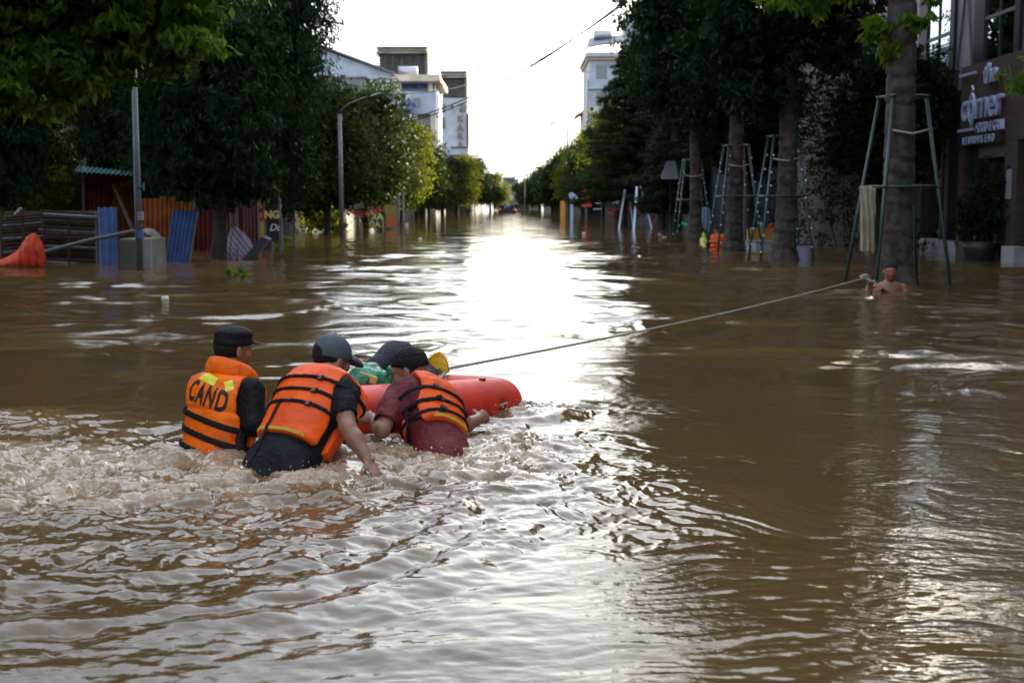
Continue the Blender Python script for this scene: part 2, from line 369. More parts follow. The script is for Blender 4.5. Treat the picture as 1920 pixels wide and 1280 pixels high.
def trunk_mb(h, r0, r1, lean=(0, 0), seed=0, limbs=(), n=10, below=1.5, flare=1.5, wob=.04):
    rg = random.Random(seed); m = MB(); K = 9; pts = []; rr = []
    for i in range(K + 1):
        t = i / K; z = -below + (h + below) * t; tt = max(0, z / h)
        pts.append((lean[0] * tt + rg.uniform(-wob, wob), lean[1] * tt + rg.uniform(-wob, wob), z))
        rr.append(r0 + (r1 - r0) * tt + (flare - 1) * r0 * math.exp(-max(0, z) * 2.5) * .6)
    m.tube(pts, rr, n)
    for (t, tx, ty, tz, r) in limbs:
        i = min(K - 1, int(t * K)); p = Vector(pts[i]); e = Vector((tx, ty, tz)); mid = p.lerp(e, .5) + Vector((rg.uniform(-.2, .2), rg.uniform(-.2, .2), (e - p).length * .12))
        m.tube([p, p.lerp(mid, .5) + Vector((0, 0, .05)), mid, e], [r, r * .8, r * .55, r * .2], 6)
    return m
def tree(name, loc, label, crown, trunk, leaf, cat='tree', group=None, rz=0, sc=1, bark=None):
    """crown/trunk: meshes or MB; a tree is an Empty with trunk and crown"""
    t = empty(name, (loc[0], loc[1], loc[2] if len(loc) > 2 else 0), label, cat, group, rz)
    t.scale = (sc, sc, sc) if not hasattr(sc, '__len__') else sc
    if trunk is not None:
        if isinstance(trunk, MB):
            me = bpy.data.meshes.new('trunk'); me.from_pydata(trunk.v, [], trunk.f); me.update(); trunk = me
        link('trunk', trunk, bark or BARK, t, True)
    c = link('crown', crown, leaf, t)
    return t
def limbs_to(cs, n, z0, seed=0, r=.06):
    rg = random.Random(seed); idx = rg.sample(range(len(cs)), min(n, len(cs)))
    return [(rg.uniform(z0, .95), cs[i][0], cs[i][1], cs[i][2], r * rg.uniform(.6, 1.4)) for i in idx]

# --- near left: broad-leaved tree whose crown hangs over the top left corner
TL = (-6.6, 19.5)
cm, cs = crown_mesh('crown', [(-.6, .4, 4.3, 2.2, 2.0, 1.5), (1.2, .3, 4.3, 1.6, 1.7, 1.05), (2.1, .1, 4.6, 1.15, 1.3, 1.05), (-.2, -.5, 3.1, 1.5, 1.1, .65), (-1.6, -.3, 3.2, 1.2, 1.1, .8), (.9, -.4, 3.3, .9, .8, .55), (2.3, .0, 3.75, .7, .8, .5), (.6, .2, 5.8, 3.0, 2.2, 1.2), (-2.4, 0, 4.6, 2.0, 1.8, 1.6)],
                    2000, 13, .25, .20, .09, 11, droop=.8, fill=.5, rosette=True, tintbase=.45)
# this tree's own trunk stands left of the picture, its boughs reach over the water
tr = trunk_mb(6.2, .26, .14, (.3, .2), 3)
tr.v = [(x - 3.6, y, z) for x, y, z in tr.v]
for (tt, x_, y_, z_, r_) in limbs_to(cs, 26, .45, 3, .05): tr.tube([(-3.5, .1, 3.6), (-2.2, .2, 4.8), ((x_ - 2.2) / 2, y_ * .5, (4.9 + z_) / 2), (x_, y_, z_)], [.12, .09, .045, .01], 6)
for i, p in enumerate(tr.v): pass
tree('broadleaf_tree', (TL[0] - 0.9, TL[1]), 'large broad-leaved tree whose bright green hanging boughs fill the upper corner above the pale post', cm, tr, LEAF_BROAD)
# --- dark drooping tree under it, behind the pole
cm, cs = crown_mesh('crown', [(-.2, 0, 3.9, 1.7, 1.5, 1.3), (.3, -.2, 2.7, 1.15, 1.1, 1.0), (-.6, 0, 2.6, 1.2, 1.1, 1.1), (.9, 0, 1.9, .6, .8, .6), (-.1, .1, 1.7, .9, .8, .55), (-.2, .2, 5.2, 1.6, 1.4, 1.0)], 1100, 14, .24, .19, .055, 12, droop=1.0, fill=.4, rosette=True, tintbase=.35)
tree('drooping_tree', (-6.7, 29), 'dark drooping tree behind the pale lamp post with boughs hanging to the fence panels', cm, trunk_mb(5, .16, .08, (.2, 0), 4, limbs_to(cs, 16, .3, 4, .05)), LEAF_DARK)
# --- tall dense dark tree with narrow leaves, right edge against the sky
cm, cs = crown_mesh('crown', [(0, 0, 6.6, 2.15, 2.2, 1.9), (.35, 0, 4.6, 1.65, 1.9, 1.5), (-1.2, 0, 5.0, 2.0, 2.0, 2.0), (.3, 0, 3.0, 1.35, 1.4, 1.2), (.3, .2, 8.4, 1.6, 1.7, 1.2), (-1.4, 0, 7.6, 2.0, 2, 1.6), (-1.4, .3, 2.8, 1.4, 1.4, 1.3), (.5, .2, 1.9, 1.1, 1.1, .6), (-1.0, .2, 1.6, 1.2, 1.1, .6), (.7, 0, 6.4, 1.5, 1.6, 1.5)], 2900, 17, .30, .21, .042, 13, droop=.9, fill=.5, tintbase=.35)
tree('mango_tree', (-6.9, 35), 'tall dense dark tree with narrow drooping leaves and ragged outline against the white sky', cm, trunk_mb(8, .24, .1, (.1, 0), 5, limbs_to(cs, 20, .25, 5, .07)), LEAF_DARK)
DENSE = cm
tree('shade_tree', (-10.2, 38.5), 'dark tree crowded between the mango tree and the timber stack', DENSE, trunk_mb(7, .22, .1, (0, 0), 6), LEAF_DARK, rz=2.1, sc=(1.1, 1, 1))
tree('shade_tree', (-13.0, 42), 'dark tree filling the gap behind the teal-roofed shed', DENSE, trunk_mb(7, .22, .1, (0, 0), 8), LEAF_DARK, rz=5.2, sc=(1.1, 1, 1))
tree('shade_tree', (-14.6, 33.5), 'dark tree with its crown high over the stacked rusty frames', DENSE, trunk_mb(7, .22, .1, (0, 0), 7), LEAF_DARK, rz=4.0, sc=(1.1, 1, 1.05))
# --- round street trees, shared crowns
RND = []
LEAF_SHADED = leafmat('leaf_shaded', (.007, .016, .006), (.034, .052, .012), .20, .42, (2.6, 2.3, .7))  # darker copy of the round leaf, shade put into its colour
for k, (seed, bl) in enumerate([(21, [(0, 0, 3.3, 2.1, 2.1, 1.9), (.9, .4, 2.2, 1.5, 1.5, 1.3), (-1.0, -.3, 2.2, 1.5, 1.5, 1.4), (.2, -.6, 4.9, 1.4, 1.4, 1.0), (0, 0, 1.9, 1.6, 1.6, .9)]),
                                (22, [(0, 0, 3.1, 2.1, 2.1, 2.0), (1.0, .3, 3.9, 1.3, 1.4, 1.1), (-1.1, .2, 2.1, 1.4, 1.4, 1.4), (-.3, -.4, 4.8, 1.2, 1.2, .9), (.2, 0, 1.9, 1.7, 1.6, .9)])]):
    cm, cs = crown_mesh('crown', bl, 900, 20, .34, .17, .085, seed, droop=.4, fill=.4, tintbase=.5)
    tm = trunk_mb(4, .14, .06, (.1, 0), seed, limbs_to(cs, 9, .35, seed, .04), 7)
    me = bpy.data.meshes.new('trunk'); me.from_pydata(tm.v, [], tm.f); me.update(); RND.append((cm, me))
def rt(x, y, sc, rz, label, k=0, leaf=None, name='street_tree', group=None):
    cm, tm = RND[k % 2]
    t = empty(name, (x, y, 0), label, 'tree', group, rz); t.scale = sc if hasattr(sc, '__len__') else (sc,) * 3
    a = link('trunk', tm, None, t, True)
    if not tm.materials: tm.materials.append(BARK)
    b = link('crown', cm, None, t)
    if not cm.materials: cm.materials.append(LEAF_ROUND)
    if leaf: b.material_slots[0].link = 'OBJECT'; b.material_slots[0].material = leaf
    return t
rt(-7.6, 52, 1.02, .4, 'leafy tree directly behind the slim lamp post, its crown lit yellow green from the side', 0, LEAF_SHADED)
rt(-7.3, 63, (1.15, 1.15, 1.22), 2.0, 'broad rounded tree right of the lamp post, mostly dark with a sunlit yellow top', 1, LEAF_SHADED)
rt(-7.6, 73, (1.05, 1.05, 1.1), 4.4, 'leafy tree half hidden behind the broad rounded tree with the yellow top', 1, LEAF_SHADED)
rt(-7.4, 84, (1.05, 1.05, 1.08), 1.1, 'rounded sunlit yellow-green tree below the grey louvered towers', 0)
rt(-7.2, 108, (1.05, 1.05, .95), 3.3, 'smaller tree with yellow tips between the yellow-green tree and the dark far tree', 1, LEAF_SHADED)
rt(-7.3, 96, (1.1, 1.1, 1.15), 5.1, 'shaded tree squeezed between two sunlit yellow-green trees', 0, LEAF_SHADED)
rt(-6.9, 123, (1.2, 1.2, .93), 1.6, 'dark tree below the letters on the farther tower', 0, LEAF_SHADED)
rt(-5.6, 158, (1.35, 1.35, 1.15), 2.6, 'dark tree overlapping the far left end of the tree row', 0, LEAF_DARK)
rt(-6.3, 140, (1.35, 1.35, 1.05), .9, 'dark rounded tree standing left of the small red boat', 0)
rt(-3.6, 190, (1.3, 1.3, .98), 2.9, 'last small tree on the far left bank where the street closes', 1)
rt(-12.8, 47, (1.1, 1.1, 1.1), 5.0, 'tree behind the bank with yellow backlit leaves glinting over the sheds', 1, LEAF_LIT_LIME, 'garden_tree')
rt(-17.5, 44, (1.2, 1.2, 1.15), 1.9, 'backlit yellow-green tree at the edge of the picture above the timber stack', 0, LEAF_LIT_LIME, 'garden_tree')
rt(-9.3, 50, (.9, .9, .9), 1.4, 'shadowy tree behind the black shop board', 1, LEAF_DARK, 'garden_tree')
rt(-11.2, 62, (1.2, 1.2, 1.2), .6, 'dark tree rising behind the lamp post tree', 0, LEAF_DARK, 'garden_tree')
# roof garden shrub and the lit shrub at the waterline
cmb, _ = crown_mesh('crown', [(0, 0, .55, .75, .6, .6), (.4, .1, .3, .55, .5, .35)], 90, 16, .16, .11, .07, 31, droop=.3, tintbase=.7)
t = empty('lime_shrub', (G(628, 430).x + .1, 55.5, -.1), 'bright lime-green shrub at the waterline behind the slim lamp post', 'shrub'); link('foliage', cmb, LEAF_LIT_LIME, t)
t.scale = (1.25, 1.1, 1.25)

# --- right bank: far trees stepping down the street
rt(2.5, 232, (1.4, 1.4, .95), 3.0, 'tiny dark tree beside the far gap, farthest of all on the right', 1, LEAF_DARK)
rt(5.6, 150, (1.4, 1.4, 1.2), .2, 'dark tree in the far right row just before the last one', 0, LEAF_DARK)
rt(6.6, 125, (1.4, 1.4, 1.25), 2.2, 'dark low-crowned tree midway down the far right row', 1, LEAF_DARK)
rt(6.9, 101, (1.35, 1.35, 1.25), .9, 'dark tree crowding the round tree with lime tips', 1, LEAF_DARK)
rt(8.4, 66, (1.2, 1.2, 1.1), 1.7, 'dark tree over the red blossoms behind the white stakes', 0, LEAF_DARK)
rt(3.6, 185, (1.4, 1.4, 1.02), .3, 'farthest low dark tree on the right where the street closes', 0, LEAF_DARK)
rt(4.9, 168, (1.35, 1.35, 1.12), 1.3, 'second farthest tree on the right, low and dark above the water', 1, LEAF_DARK)
rt(6.4, 112, (1.25, 1.25, 1.28), 2.3, 'rounded dark tree with a few pale top leaves beyond the orange post', 0)
rt(7.0, 88, (1.3, 1.3, 1.38), 4.3, 'rounded street tree beyond the feathery fir-like tree, lime tips on top', 1)
rt(8.6, 76, (1.2, 1.2, 1.3), 5.3, 'dark rounded tree behind the leaning white stakes', 0, LEAF_DARK)
# --- feathery fir-like tree in tiers
def tiered(name, H, R0, tiers, per, seed):
    rg = np.random.default_rng(seed); P_, N_ = [], []
    m = trunk_mb(H, .13, .03, (0, 0), seed, (), 7)
    for t in range(tiers):
        z = H * (.16 + .84 * t / tiers); rad = R0 * (1 - (t / tiers) ** 1.25) * rg.uniform(.8, 1.15) + .25
        nb = int(7 + 5 * (1 - t / tiers))
        for b in range(nb):
            a = rg.uniform(0, 2 * pi); Lb = rad * rg.uniform(.65, 1.1); dz = rg.uniform(-.05, .28)
            e = np.array([cos(a) * Lb, sin(a) * Lb, z + Lb * dz])
            m.tube([(0, 0, z), tuple(e * [.5, .5, 1] + [0, 0, -Lb * dz * .35]), tuple(e)], [.03, .02, .006], 4, False)
            k = int(per * Lb / R0) + 6; s = rg.uniform(.12, 1.03, k)[:, None]
            side = np.array([-sin(a), cos(a), 0]) * rg.normal(0, .17, (k, 1)) * Lb * (1.15 - s)
            c = np.array([0, 0, z]) + (e - [0, 0, z]) * s + side; c[:, 2] += rg.normal(0, .05, k) - .10 * s[:, 0]
            P_.append(c); N_.append(np.tile(np.array([cos(a), sin(a), .1]) * 2, (k, 1)))
    P_ = np.concatenate(P_); N_ = np.concatenate(N_)
    v, f = leaves_np(P_, N_, .27, .05, rg, .2); me = mesh_np('crown', v, f)
    tt = np.clip(rg.normal(.45, .25, len(P_)), 0, 1); at = me.attributes.new('tint', 'FLOAT', 'POINT'); at.data.foreach_set('value', np.repeat(tt, 4).astype(np.float32))
    return me, m
cm, tm = tiered('fir', 8.0, 2.35, 24, 170, 5)
tree('feathery_tree', (5.6, 66, 0), 'tall feathery fir-like tree with upturned tiers in front of the white corniced building', cm, tm, LEAF_FIR, sc=1.13)
cm2, tm2 = tiered('fir', 5.2, 1.7, 14, 120, 6)
tree('feathery_tree', (6.9, 60, 0), 'shorter feathery tree between the tall feathery tree and the dark trunks', cm2, tm2, LEAF_FIR)

# --- right row: ringed trunks in green stakes
def ringed_trunk(h, r0, r1, lean, seed, fork=None, n=26):
    rg = random.Random(seed); m = MB(); K = int(h * 22); b0 = len(m.v); rows = int((h + 1) * 22)
    ring = [rg.uniform(.26, .5) for _ in range(60)]
    acc = 0; edges = []
    for q in ring: acc += q; edges.append(acc - 1)
    for i in range(rows + 1):
        z = -1 + (h + 1) * i / rows; tt = max(0, z / h)
        d = min(abs(z - e) for e in edges); above = min([z - e for e in edges if z >= e] or [9])
        r = r0 + (r1 - r0) * tt + r0 * .45 * math.exp(-max(0, z) * 3.2) - .028 * math.exp(-(d / .025) ** 2) + .016 * math.exp(-((above - .05) / .05) ** 2)
        for k in range(n):
            a = 2 * pi * k / n; rr = r * (1 + .05 * sin(3 * a + z * 1.3 + seed) + .03 * sin(5 * a - z * 2)) + .10 * r0 * math.exp(-max(0, z) * 3) * cos(4 * a + seed)
            zz = z + .03 * sin(a * 2 + seed + z)
            m.v.append((lean[0] * tt + rr * cos(a), lean[1] * tt + rr * sin(a), zz))
    for i in range(rows):
        for k in range(n):
            k2 = (k + 1) % n; m.f.append((b0 + i * n + k, b0 + i * n + k2, b0 + (i + 1) * n + k2, b0 + (i + 1) * n + k))
    return m
RIGHT = [(1680, 532, .245, 5), (1470, 489, .235, 6), (1375, 471, .22, 7), (1303, 455, .19, 8)]
labels_r = ['nearest tree with thick ringed grey trunk, tied in the largest green stake frame',
            'tree with dark ringed trunk behind the pale tub, second green stake frame in the row',
            'dark trunk tree between the orange-vested wader and the yellow crate',
            'farthest dark trunk of the staked row, beside the bending pinkish wader']
cmr1, csr1 = crown_mesh('crown', [(0, 0, 7.4, 2.5, 2.4, 2.0), (-1.2, .3, 5.6, 1.6, 1.6, 1.3), (.9, .2, 5.8, 1.7, 1.6, 1.2), (-.6, -.3, 9.2, 2.0, 2.0, 1.4), (-1.5, 0, 7.6, 1.7, 1.6, 1.7), (-.4, 0, 4.6, 1.2, 1.2, .9)], 2000, 15, .29, .20, .075, 41, droop=.6, fill=.5, rosette=True, tintbase=.35)
cmr2, csr2 = crown_mesh('crown', [(0, 0, 7.2, 2.3, 2.4, 2.3), (-.9, .3, 4.9, 1.5, 1.6, 1.3), (.8, .2, 5.2, 1.5, 1.6, 1.3), (-.2, -.3, 9.2, 2.0, 2.0, 1.3), (-.5, 0, 3.7, .8, .9, .6)], 1600, 14, .28, .19, .07, 42, droop=.6, fill=.5, rosette=True, tintbase=.4)
RT = []
for i, (px, py, r, sd_) in enumerate(RIGHT):
    p = G(px, py); RT.append(p)
    cmx, csx = (cmr1, csr1) if i % 2 == 0 else (cmr2, csr2)
    if i == 0:
        tm = ringed_trunk(5.0, r, r * .86, (-.05, 0), sd_)
        tm.tube([(-.1, 0, 4.6), (-.18, 0, 5.6), (-.5, .1, 7.2), (-.8, .2, 9)], [.17, .155, .12, .06], 12)
        tm.tube([(.06, 0, 4.6), (.10, 0, 5.5), (.25, -.1, 7), (.5, -.2, 9)], [.16, .15, .12, .06], 12)
        cm0, cs0 = crown_mesh('crown', [(.2, .4, 8.7, 2.6, 2.4, 1.7), (-1.6, .6, 8.2, 1.7, 1.7, 1.3), (1.6, .2, 8.8, 1.8, 1.8, 1.3), (-1.25, 1.0, 5.3, .8, .9, 1.0), (-.9, .8, 6.4, 1.0, 1.0, .9)], 1150, 13, .3, .2, .08, 43, droop=.6, fill=.5, rosette=True, tintbase=.45)
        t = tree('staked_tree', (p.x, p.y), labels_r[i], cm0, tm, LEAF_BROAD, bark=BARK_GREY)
        # sprouting tufts of leaves low on the trunk
        cm_s, _ = crown_mesh('sprout', [(-.42, -.1, 3.92, .22, .2, .2), (.12, -.25, 4.05, .26, .15, .16), (.36, -.1, 4.4, .1, .1, .1), (-.3, -.15, 3.7, .14, .14, .2)], 34, 11, .13, .2, .07, 44, droop=.9, rosette=True, tintbase=.95)
        link('sprout', cm_s, LEAF_LIT_LIME if 0 else LEAF_BROAD, t)
    else:
        tm = ringed_trunk(4.6, r, r * .75, (.05, 0), sd_)
        tm.tube([(0, 0, 4.4), (-.15, 0, 5.6), (-.5, .1, 7.5)], [r * .7, r * .55, .05], 9)
        tm.tube([(.03, 0, 4.4), (.25, 0, 5.4), (.7, -.1, 7.5)], [r * .66, r * .5, .05], 9)
        for (tt, x_, y_, z_, r_) in limbs_to(csx, 10, .5, i, .05): tm.tube([(0, 0, 4.2), ((x_) * .5, y_ * .5, (4.2 + z_) / 2 + .2), (x_, y_, z_)], [.09, .05, .015], 6)
        tree('staked_tree', (p.x, p.y), labels_r[i], cmx, tm, LEAF_DARK, rz=(0, 0, 0, 2.8)[i], bark=BARK_GREY)
# more of the row and dark planting behind
tree('shade_tree', (9.3, 33), 'dark tree behind the staked row, hiding the front of the dark blue wall', cmr2, trunk_mb(6, .2, .1, (0, 0), 14), LEAF_DARK, rz=2.0, sc=(.8, .8, .5))
tree('shade_tree', (8.4, 46), 'dark tree in the gap behind the farthest staked trunks', cmr1, trunk_mb(6, .2, .1, (0, 0), 15), LEAF_DARK, rz=1.0, sc=(1, 1, .58))
tree('shade_tree', (7.4, 60), 'dense dark tree whose crown edge meets the sky above the feathery tree', cmr1, trunk_mb(6, .2, .1, (0, 0), 16), LEAF_DARK, rz=3.4, sc=(1.05, 1, 1.3))
tree('street_tree', (6.6, 13.0), 'tree standing just outside the picture beyond the drooping leaf spray', cm0, trunk_mb(8, .22, .1, (0, 0), 17), LEAF_BROAD, rz=1.2)
for (x_, y_, s_, r_, w_) in ((6.6, 5, 1, 3, 'level with the raft'), (6.7, -3, 1.1, 1, 'just behind the photographer'), (6.8, -11, 1.1, 5, 'well behind the photographer')): tree('street_tree', (x_, y_), 'unseen tree on the cafe side of the street ' + w_, cmr1, trunk_mb(7, .22, .1, (0, 0), 18), LEAF_DARK, rz=r_, sc=s_, group='street trees outside the picture')
for (x_, y_, s_, r_, w_) in ((-8.6, 10.5, 1, 3, 'beyond the raft'), (-8.4, 2, 1.1, 1, 'just ahead of the photographer'), (-8.4, -7, 1.1, 5, 'behind the photographer')): tree('street_tree', (x_, y_), 'unseen tree on the shed side of the street ' + w_, DENSE, trunk_mb(7, .22, .1, (0, 0), 19), LEAF_DARK, rz=r_, sc=s_, group='street trees outside the picture')
cm_s, _ = crown_mesh('leaf_spray', [(0, 0, 0, .34, .3, .22), (.25, 0, .3, .3, .3, .22), (.3, 0, -.1, .2, .2, .1)], 42, 10, .15, .2, .035, 45, droop=1.0, rosette=True, tintbase=.9)
t = bpy.data.objects[-1] if 0 else None
sp = link('leaf_spray', cm_s, LEAF_BROAD); sp.location = P(1925, 150, 17.5); tag(sp, 'drooping bright green leaf spray at the picture edge beside the shop sign', 'branch')
MBs = MB().tube([sp.location, sp.location + Vector((.6, -.6, .2)), (6.6, 13.2, 4.6)], [.008, .02, .05], 6)
MBs.build('twig', BARK, None)
tw = bpy.data.objects['twig']; tw.parent = sp; tw.matrix_parent_inverse = Matrix.Translation(sp.location).inverted()
# hedges and potted greenery on the right bank
def shrub(name, loc, rx, ry, rz_, label, leaf, n=60, seed=50, L=.13, Wd=.05, extra=None, tint=.4):
    me, _ = crown_mesh('foliage', [(0, 0, rz_ * .9, rx, ry, rz_)], n, 15, .2, L, Wd, seed, droop=.4, tintbase=tint)
    t = empty(name, loc, label, 'shrub'); f = link('foliage', me, leaf, t)
    st = MB()
    for k in range(4): st.tube([(0, 0, -.8), (rx * .5 * cos(k * 1.6), ry * .5 * sin(k * 1.6), rz_)], [.03, .012], 5)
    st2 = link('stem', st.build('stem_tmp', BARK).data, None, t); bpy.data.objects.remove(bpy.data.objects['stem_tmp'])
    return t
# ------------------------------------------------------------ buildings
WALLW = mat('whitewashed_wall', (.36, .39, .44), .8, var=.16, vscale=.9, bump=.1)
WALLG = mat('stained_concrete', (.20, .20, .20), .9, var=.45, vscale=.7)
WALLC = mat('cream_plaster', (.55, .46, .33), .8, var=.25, vscale=.8)
LOUV = mat('dark_louver', (.075, .07, .065), .7, var=.4, vscale=2)
GLASS = mat('window_glass', (.03, .045, .055), .06, spec=.8, ior=1.6)
PANE = mat('facade_glass', (.42, .47, .52), .015, metal=1.0)
BLACKM = mat('black_steel', (.012, .013, .015), .45)
PANELW = mat('pale_panel', (.24, .24, .27), .6, var=.1, vscale=3)
BLUEP = mat('blue_panel', (.06, .12, .30), .6)
NAVYW = mat('navy_wall', (.020, .028, .055), .8, var=.15)
KERBW = mat('white_plinth', (.28, .29, .31), .7, var=.2, vscale=2)
LETW = mat('silver_letters', (.50, .56, .80), .35, metal=.2)
LETG = mat('gold_letters', (.16, .13, .06), .6)
ROOFG = mat('grey_roof', (.10, .11, .13), .6)
TEAL = mat('teal_sheet', (.05, .16, .17), .5, var=.3, vscale=3)
def brickmat(name):
    m = bpy.data.materials.new(name); m.use_nodes = True; n = m.node_tree.nodes; l = m.node_tree.links; b = n['Principled BSDF']; b.inputs['Roughness'].default_value = .85
    tc = n.new('ShaderNodeTexCoord'); mp = n.new('ShaderNodeMapping'); mp.inputs['Rotation'].default_value = (pi / 2, 0, pi / 2)
    sx = n.new('ShaderNodeSeparateXYZ'); cb = n.new('ShaderNodeCombineXYZ'); l.new(tc.outputs['Object'], sx.inputs[0]); l.new(sx.outputs[1], cb.inputs[0]); l.new(sx.outputs[2], cb.inputs[1])
    t = n.new('ShaderNodeTexBrick'); l.new(cb.outputs[0], t.inputs['Vector']); t.inputs['Scale'].default_value = 1; t.inputs['Brick Width'].default_value = .22; t.inputs['Row Height'].default_value = .075; t.inputs['Mortar Size'].default_value = .008
    t.inputs['Color1'].default_value = (.085, .040, .032, 1); t.inputs['Color2'].default_value = (.055, .030, .026, 1); t.inputs['Mortar'].default_value = (.03, .027, .026, 1)
    l.new(t.outputs[0], b.inputs['Base Color']); bp = n.new('ShaderNodeBump'); bp.inputs['Strength'].default_value = .6; bp.inputs['Distance'].default_value = .01; l.new(t.outputs['Fac'], bp.inputs['Height']); bp.invert = True; l.new(bp.outputs[0], b.inputs['Normal']); return m
BRICK = brickmat('brown_brick')
def lbl(name, label, cat, loc=(0, 0, 0), group=None): return empty(name, loc, label, cat, group)
def bx(name, a, b, m, par, bevel=0): return MB().box2(a, b).build(name, m, par, bevel=bevel)
def prect(name, x0, y0, x1, y1, d, th, m, par, bevel=0):
    """a block whose front face, at distance d, covers these photo rows and columns"""
    a, b = P(x0, y1, d), P(x1, y0, d); return bx(name, (a.x, d, a.z), (b.x, d + th, b.z), m, par, bevel)
# --- far left: pale building with sloping gable and concrete balcony
B = lbl('gabled_building', 'pale bluish building with long sloping roofline and a raw concrete balcony behind the left trees', 'building')
d = 122.0
def pl(px, py): q = P(px, py, d); return (q.x, q.z)
poly = [pl(520, 60), pl(634, 104), pl(742, 141), pl(742, 330), pl(520, 330)]
m = MB(); vs = [(x, d, z) for x, z in poly] + [(x, d + 12, z) for x, z in poly]; nn = len(poly)
m.add(vs, [tuple(reversed(range(nn))), tuple(range(nn, 2 * nn))] + [(i, (i + 1) % nn, (i + 1) % nn + nn, i + nn) for i in range(nn)]); m.build('wall', WALLW, B)
m = MB(); a_, b_ = P(515, 56, d), P(745, 142, d); dr = (b_ - a_).normalized(); up_ = Vector((-dr.z, 0, dr.x))
for k in (0,): m.add([tuple(p + o_) for o_ in (Vector((0, -.5, 0)), Vector((0, 12.4, 0))) for p in (a_, b_, b_ + up_ * .18, a_ + up_ * .18)], [(0, 1, 2, 3), (7, 6, 5, 4), (0, 4, 5, 1), (1, 5, 6, 2), (2, 6, 7, 3), (3, 7, 4, 0)])
m.build('roof', ROOFG, B)
bal = prect('balcony', 600, 146, 684, 175, d - 3.0, 3.0, WALLG, B)
prect('balcony_slab', 598, 143.5, 687, 146, d - 3.2, 3.2, WALLG, B); prect('pillar', 651, 175, 659, 330, d - 2.6, .5, WALLG, B); prect('pillar', 665, 175, 670, 330, d - 1.0, .5, WALLW, B)
w = prect('window', 690, 148, 732, 173, d - .06, .05, mat('pale_glass', (.45, .48, .44), .15), B)
for k in range(5): 
    q = prect('mullion', 690 + k * 10.5 - .5, 148, 690 + k * 10.5 + .5, 173, d - .14, .1, BLACKM, None); q.parent = w
for yy in (148, 155, 164, 172.5): q = prect('mullion', 690, yy, 732, yy + .8, d - .16, .1, BLACKM, None); q.parent = w
# --- stepped white block
B = lbl('stepped_building', 'white block with blue window band, projecting parapets and a sunlit right edge', 'building'); d = 118.0
prect('wall', 742, 150, 815, 330, d + 2, 12, WALLW, B); prect('eave', 736, 140, 824, 152, d - .8, 14, WALLC, B)
w = prect('window', 752, 158, 802, 166, d + 1.9, .05, BLUEP, B)
for k in range(4): q = prect('mullion', 752 + k * 16.5, 157, 753 + k * 16.5, 172, d + 1.8, .05, WALLW, None); q.parent = w
prect('pillar', 742, 150, 752, 172, d + .2, .8, WALLC, B); prect('pillar', 803, 152, 810, 172, d + .3, .7, WALLC, B)
prect('parapet', 700, 172, 817, 214, d - 3, 5, WALLW, B); prect('lower_wall', 770, 214, 816, 330, d - 2.2, 5, WALLW, B); prect('upper_balcony', 742, 190, 772, 212, d - 5, 2, BLUEP, B)
prect('pillar', 808, 214, 816.5, 330, d - 3, .6, WALLC, B)
w = prect('balcony_opening', 786, 236, 808, 262, d - 2.35, .1, LOUV, B); prect('balcony_rail', 786, 249, 812, 262, d - 3.2, .2, LOUV, B)
prect('door', 747, 207, 766, 222, d - 5.2, .2, LOUV, B); prect('canopy', 742, 200, 768, 206, d - 6, 1.2, ROOFG, B); prect('penthouse', 742, 206, 768, 330, d - 5, 2, WALLW, B)
# roof garden
cmg, _ = crown_mesh('foliage', [(0, 0, 0, 1.6, .8, .8), (-1.2, 0, -.1, 1, .8, .5)], 60, 16, .25, .2, .1, 77, droop=.3)
t = empty('roof_garden_shrub', P(715, 196, d - 4), 'dark shrubs on the roof terrace in front of the pale gabled building', 'shrub'); link('foliage', cmg, LEAF_DARK, t)
# --- grey louvered towers
def tower(name, label, x0, x1, ytop, yl0, yl1, d, side, n, mcols, wallm=WALLW, dep=9):
    B = lbl(name, label, 'building')
    prect('wall', x0, yl1, x1, 330, d, dep, wallm, B); a, b = P(x0, yl1, d), P(x1, ytop, d)
    bx('core', (a.x + .3, d + .6, a.z - .5), (b.x - .3, d + dep, b.z - .4), WALLG, B)
    prect('cornice', x0 - 1.2, ytop, x1 + 1, ytop + 3, d - .6, dep + 1, WALLG, B); prect('cornice', x0 + .5, ytop + 4.5, x1, ytop + 8, d - .1, dep, WALLC, B); prect('cornice', x0 - 1.4, ytop + 9.5, x1 + 1, ytop + 13, d - .7, dep + 1, WALLG, B)
    ys = np.linspace(yl0, yl1, n + 1)
    for k in range(n): prect('slat', x0, ys[k], x1, ys[k] + (ys[1] - ys[0]) * .42, d, .25, LOUV, B)
    for k in range(mcols + 1): xx = x0 + (x1 - x0) * k / mcols; prect('post', xx - .6, yl0 - 1, xx + .8, yl1, d - .12, .1, LOUV, B)
    bx('side_wall', (b.x - .25, d + .3, a.z - 12), (b.x + .15, d + dep + .3, b.z - .5), WALLC, B)
    return B
tower('louvered_tower', 'tallest grey tower with dark louvered top storey above the white block', 706, 800, 87, 101, 140, 150, 1, 9, 6)
T3 = tower('louvered_tower', 'farther louvered tower with faded vertical letters KARA down its wall', 826, 874, 133, 147, 184, 205, 1, 7, 3)
for (x0, x1, y0, y1) in ((825, 835, 195, 210), (825, 834, 220, 240), (862, 873, 195, 210)): prect('window', x0, y0, x1, y1, 204.8, .15, GLASS, T3)
prect('corner_pipe', 875.5, 213, 879, 300, 204.5, .4, BLACKM, T3); prect('balcony', 845, 275, 878, 290, 203, 2, WALLW, T3); prect('balcony_rail', 845, 275, 878, 277.5, 202.7, .2, LOUV, T3)
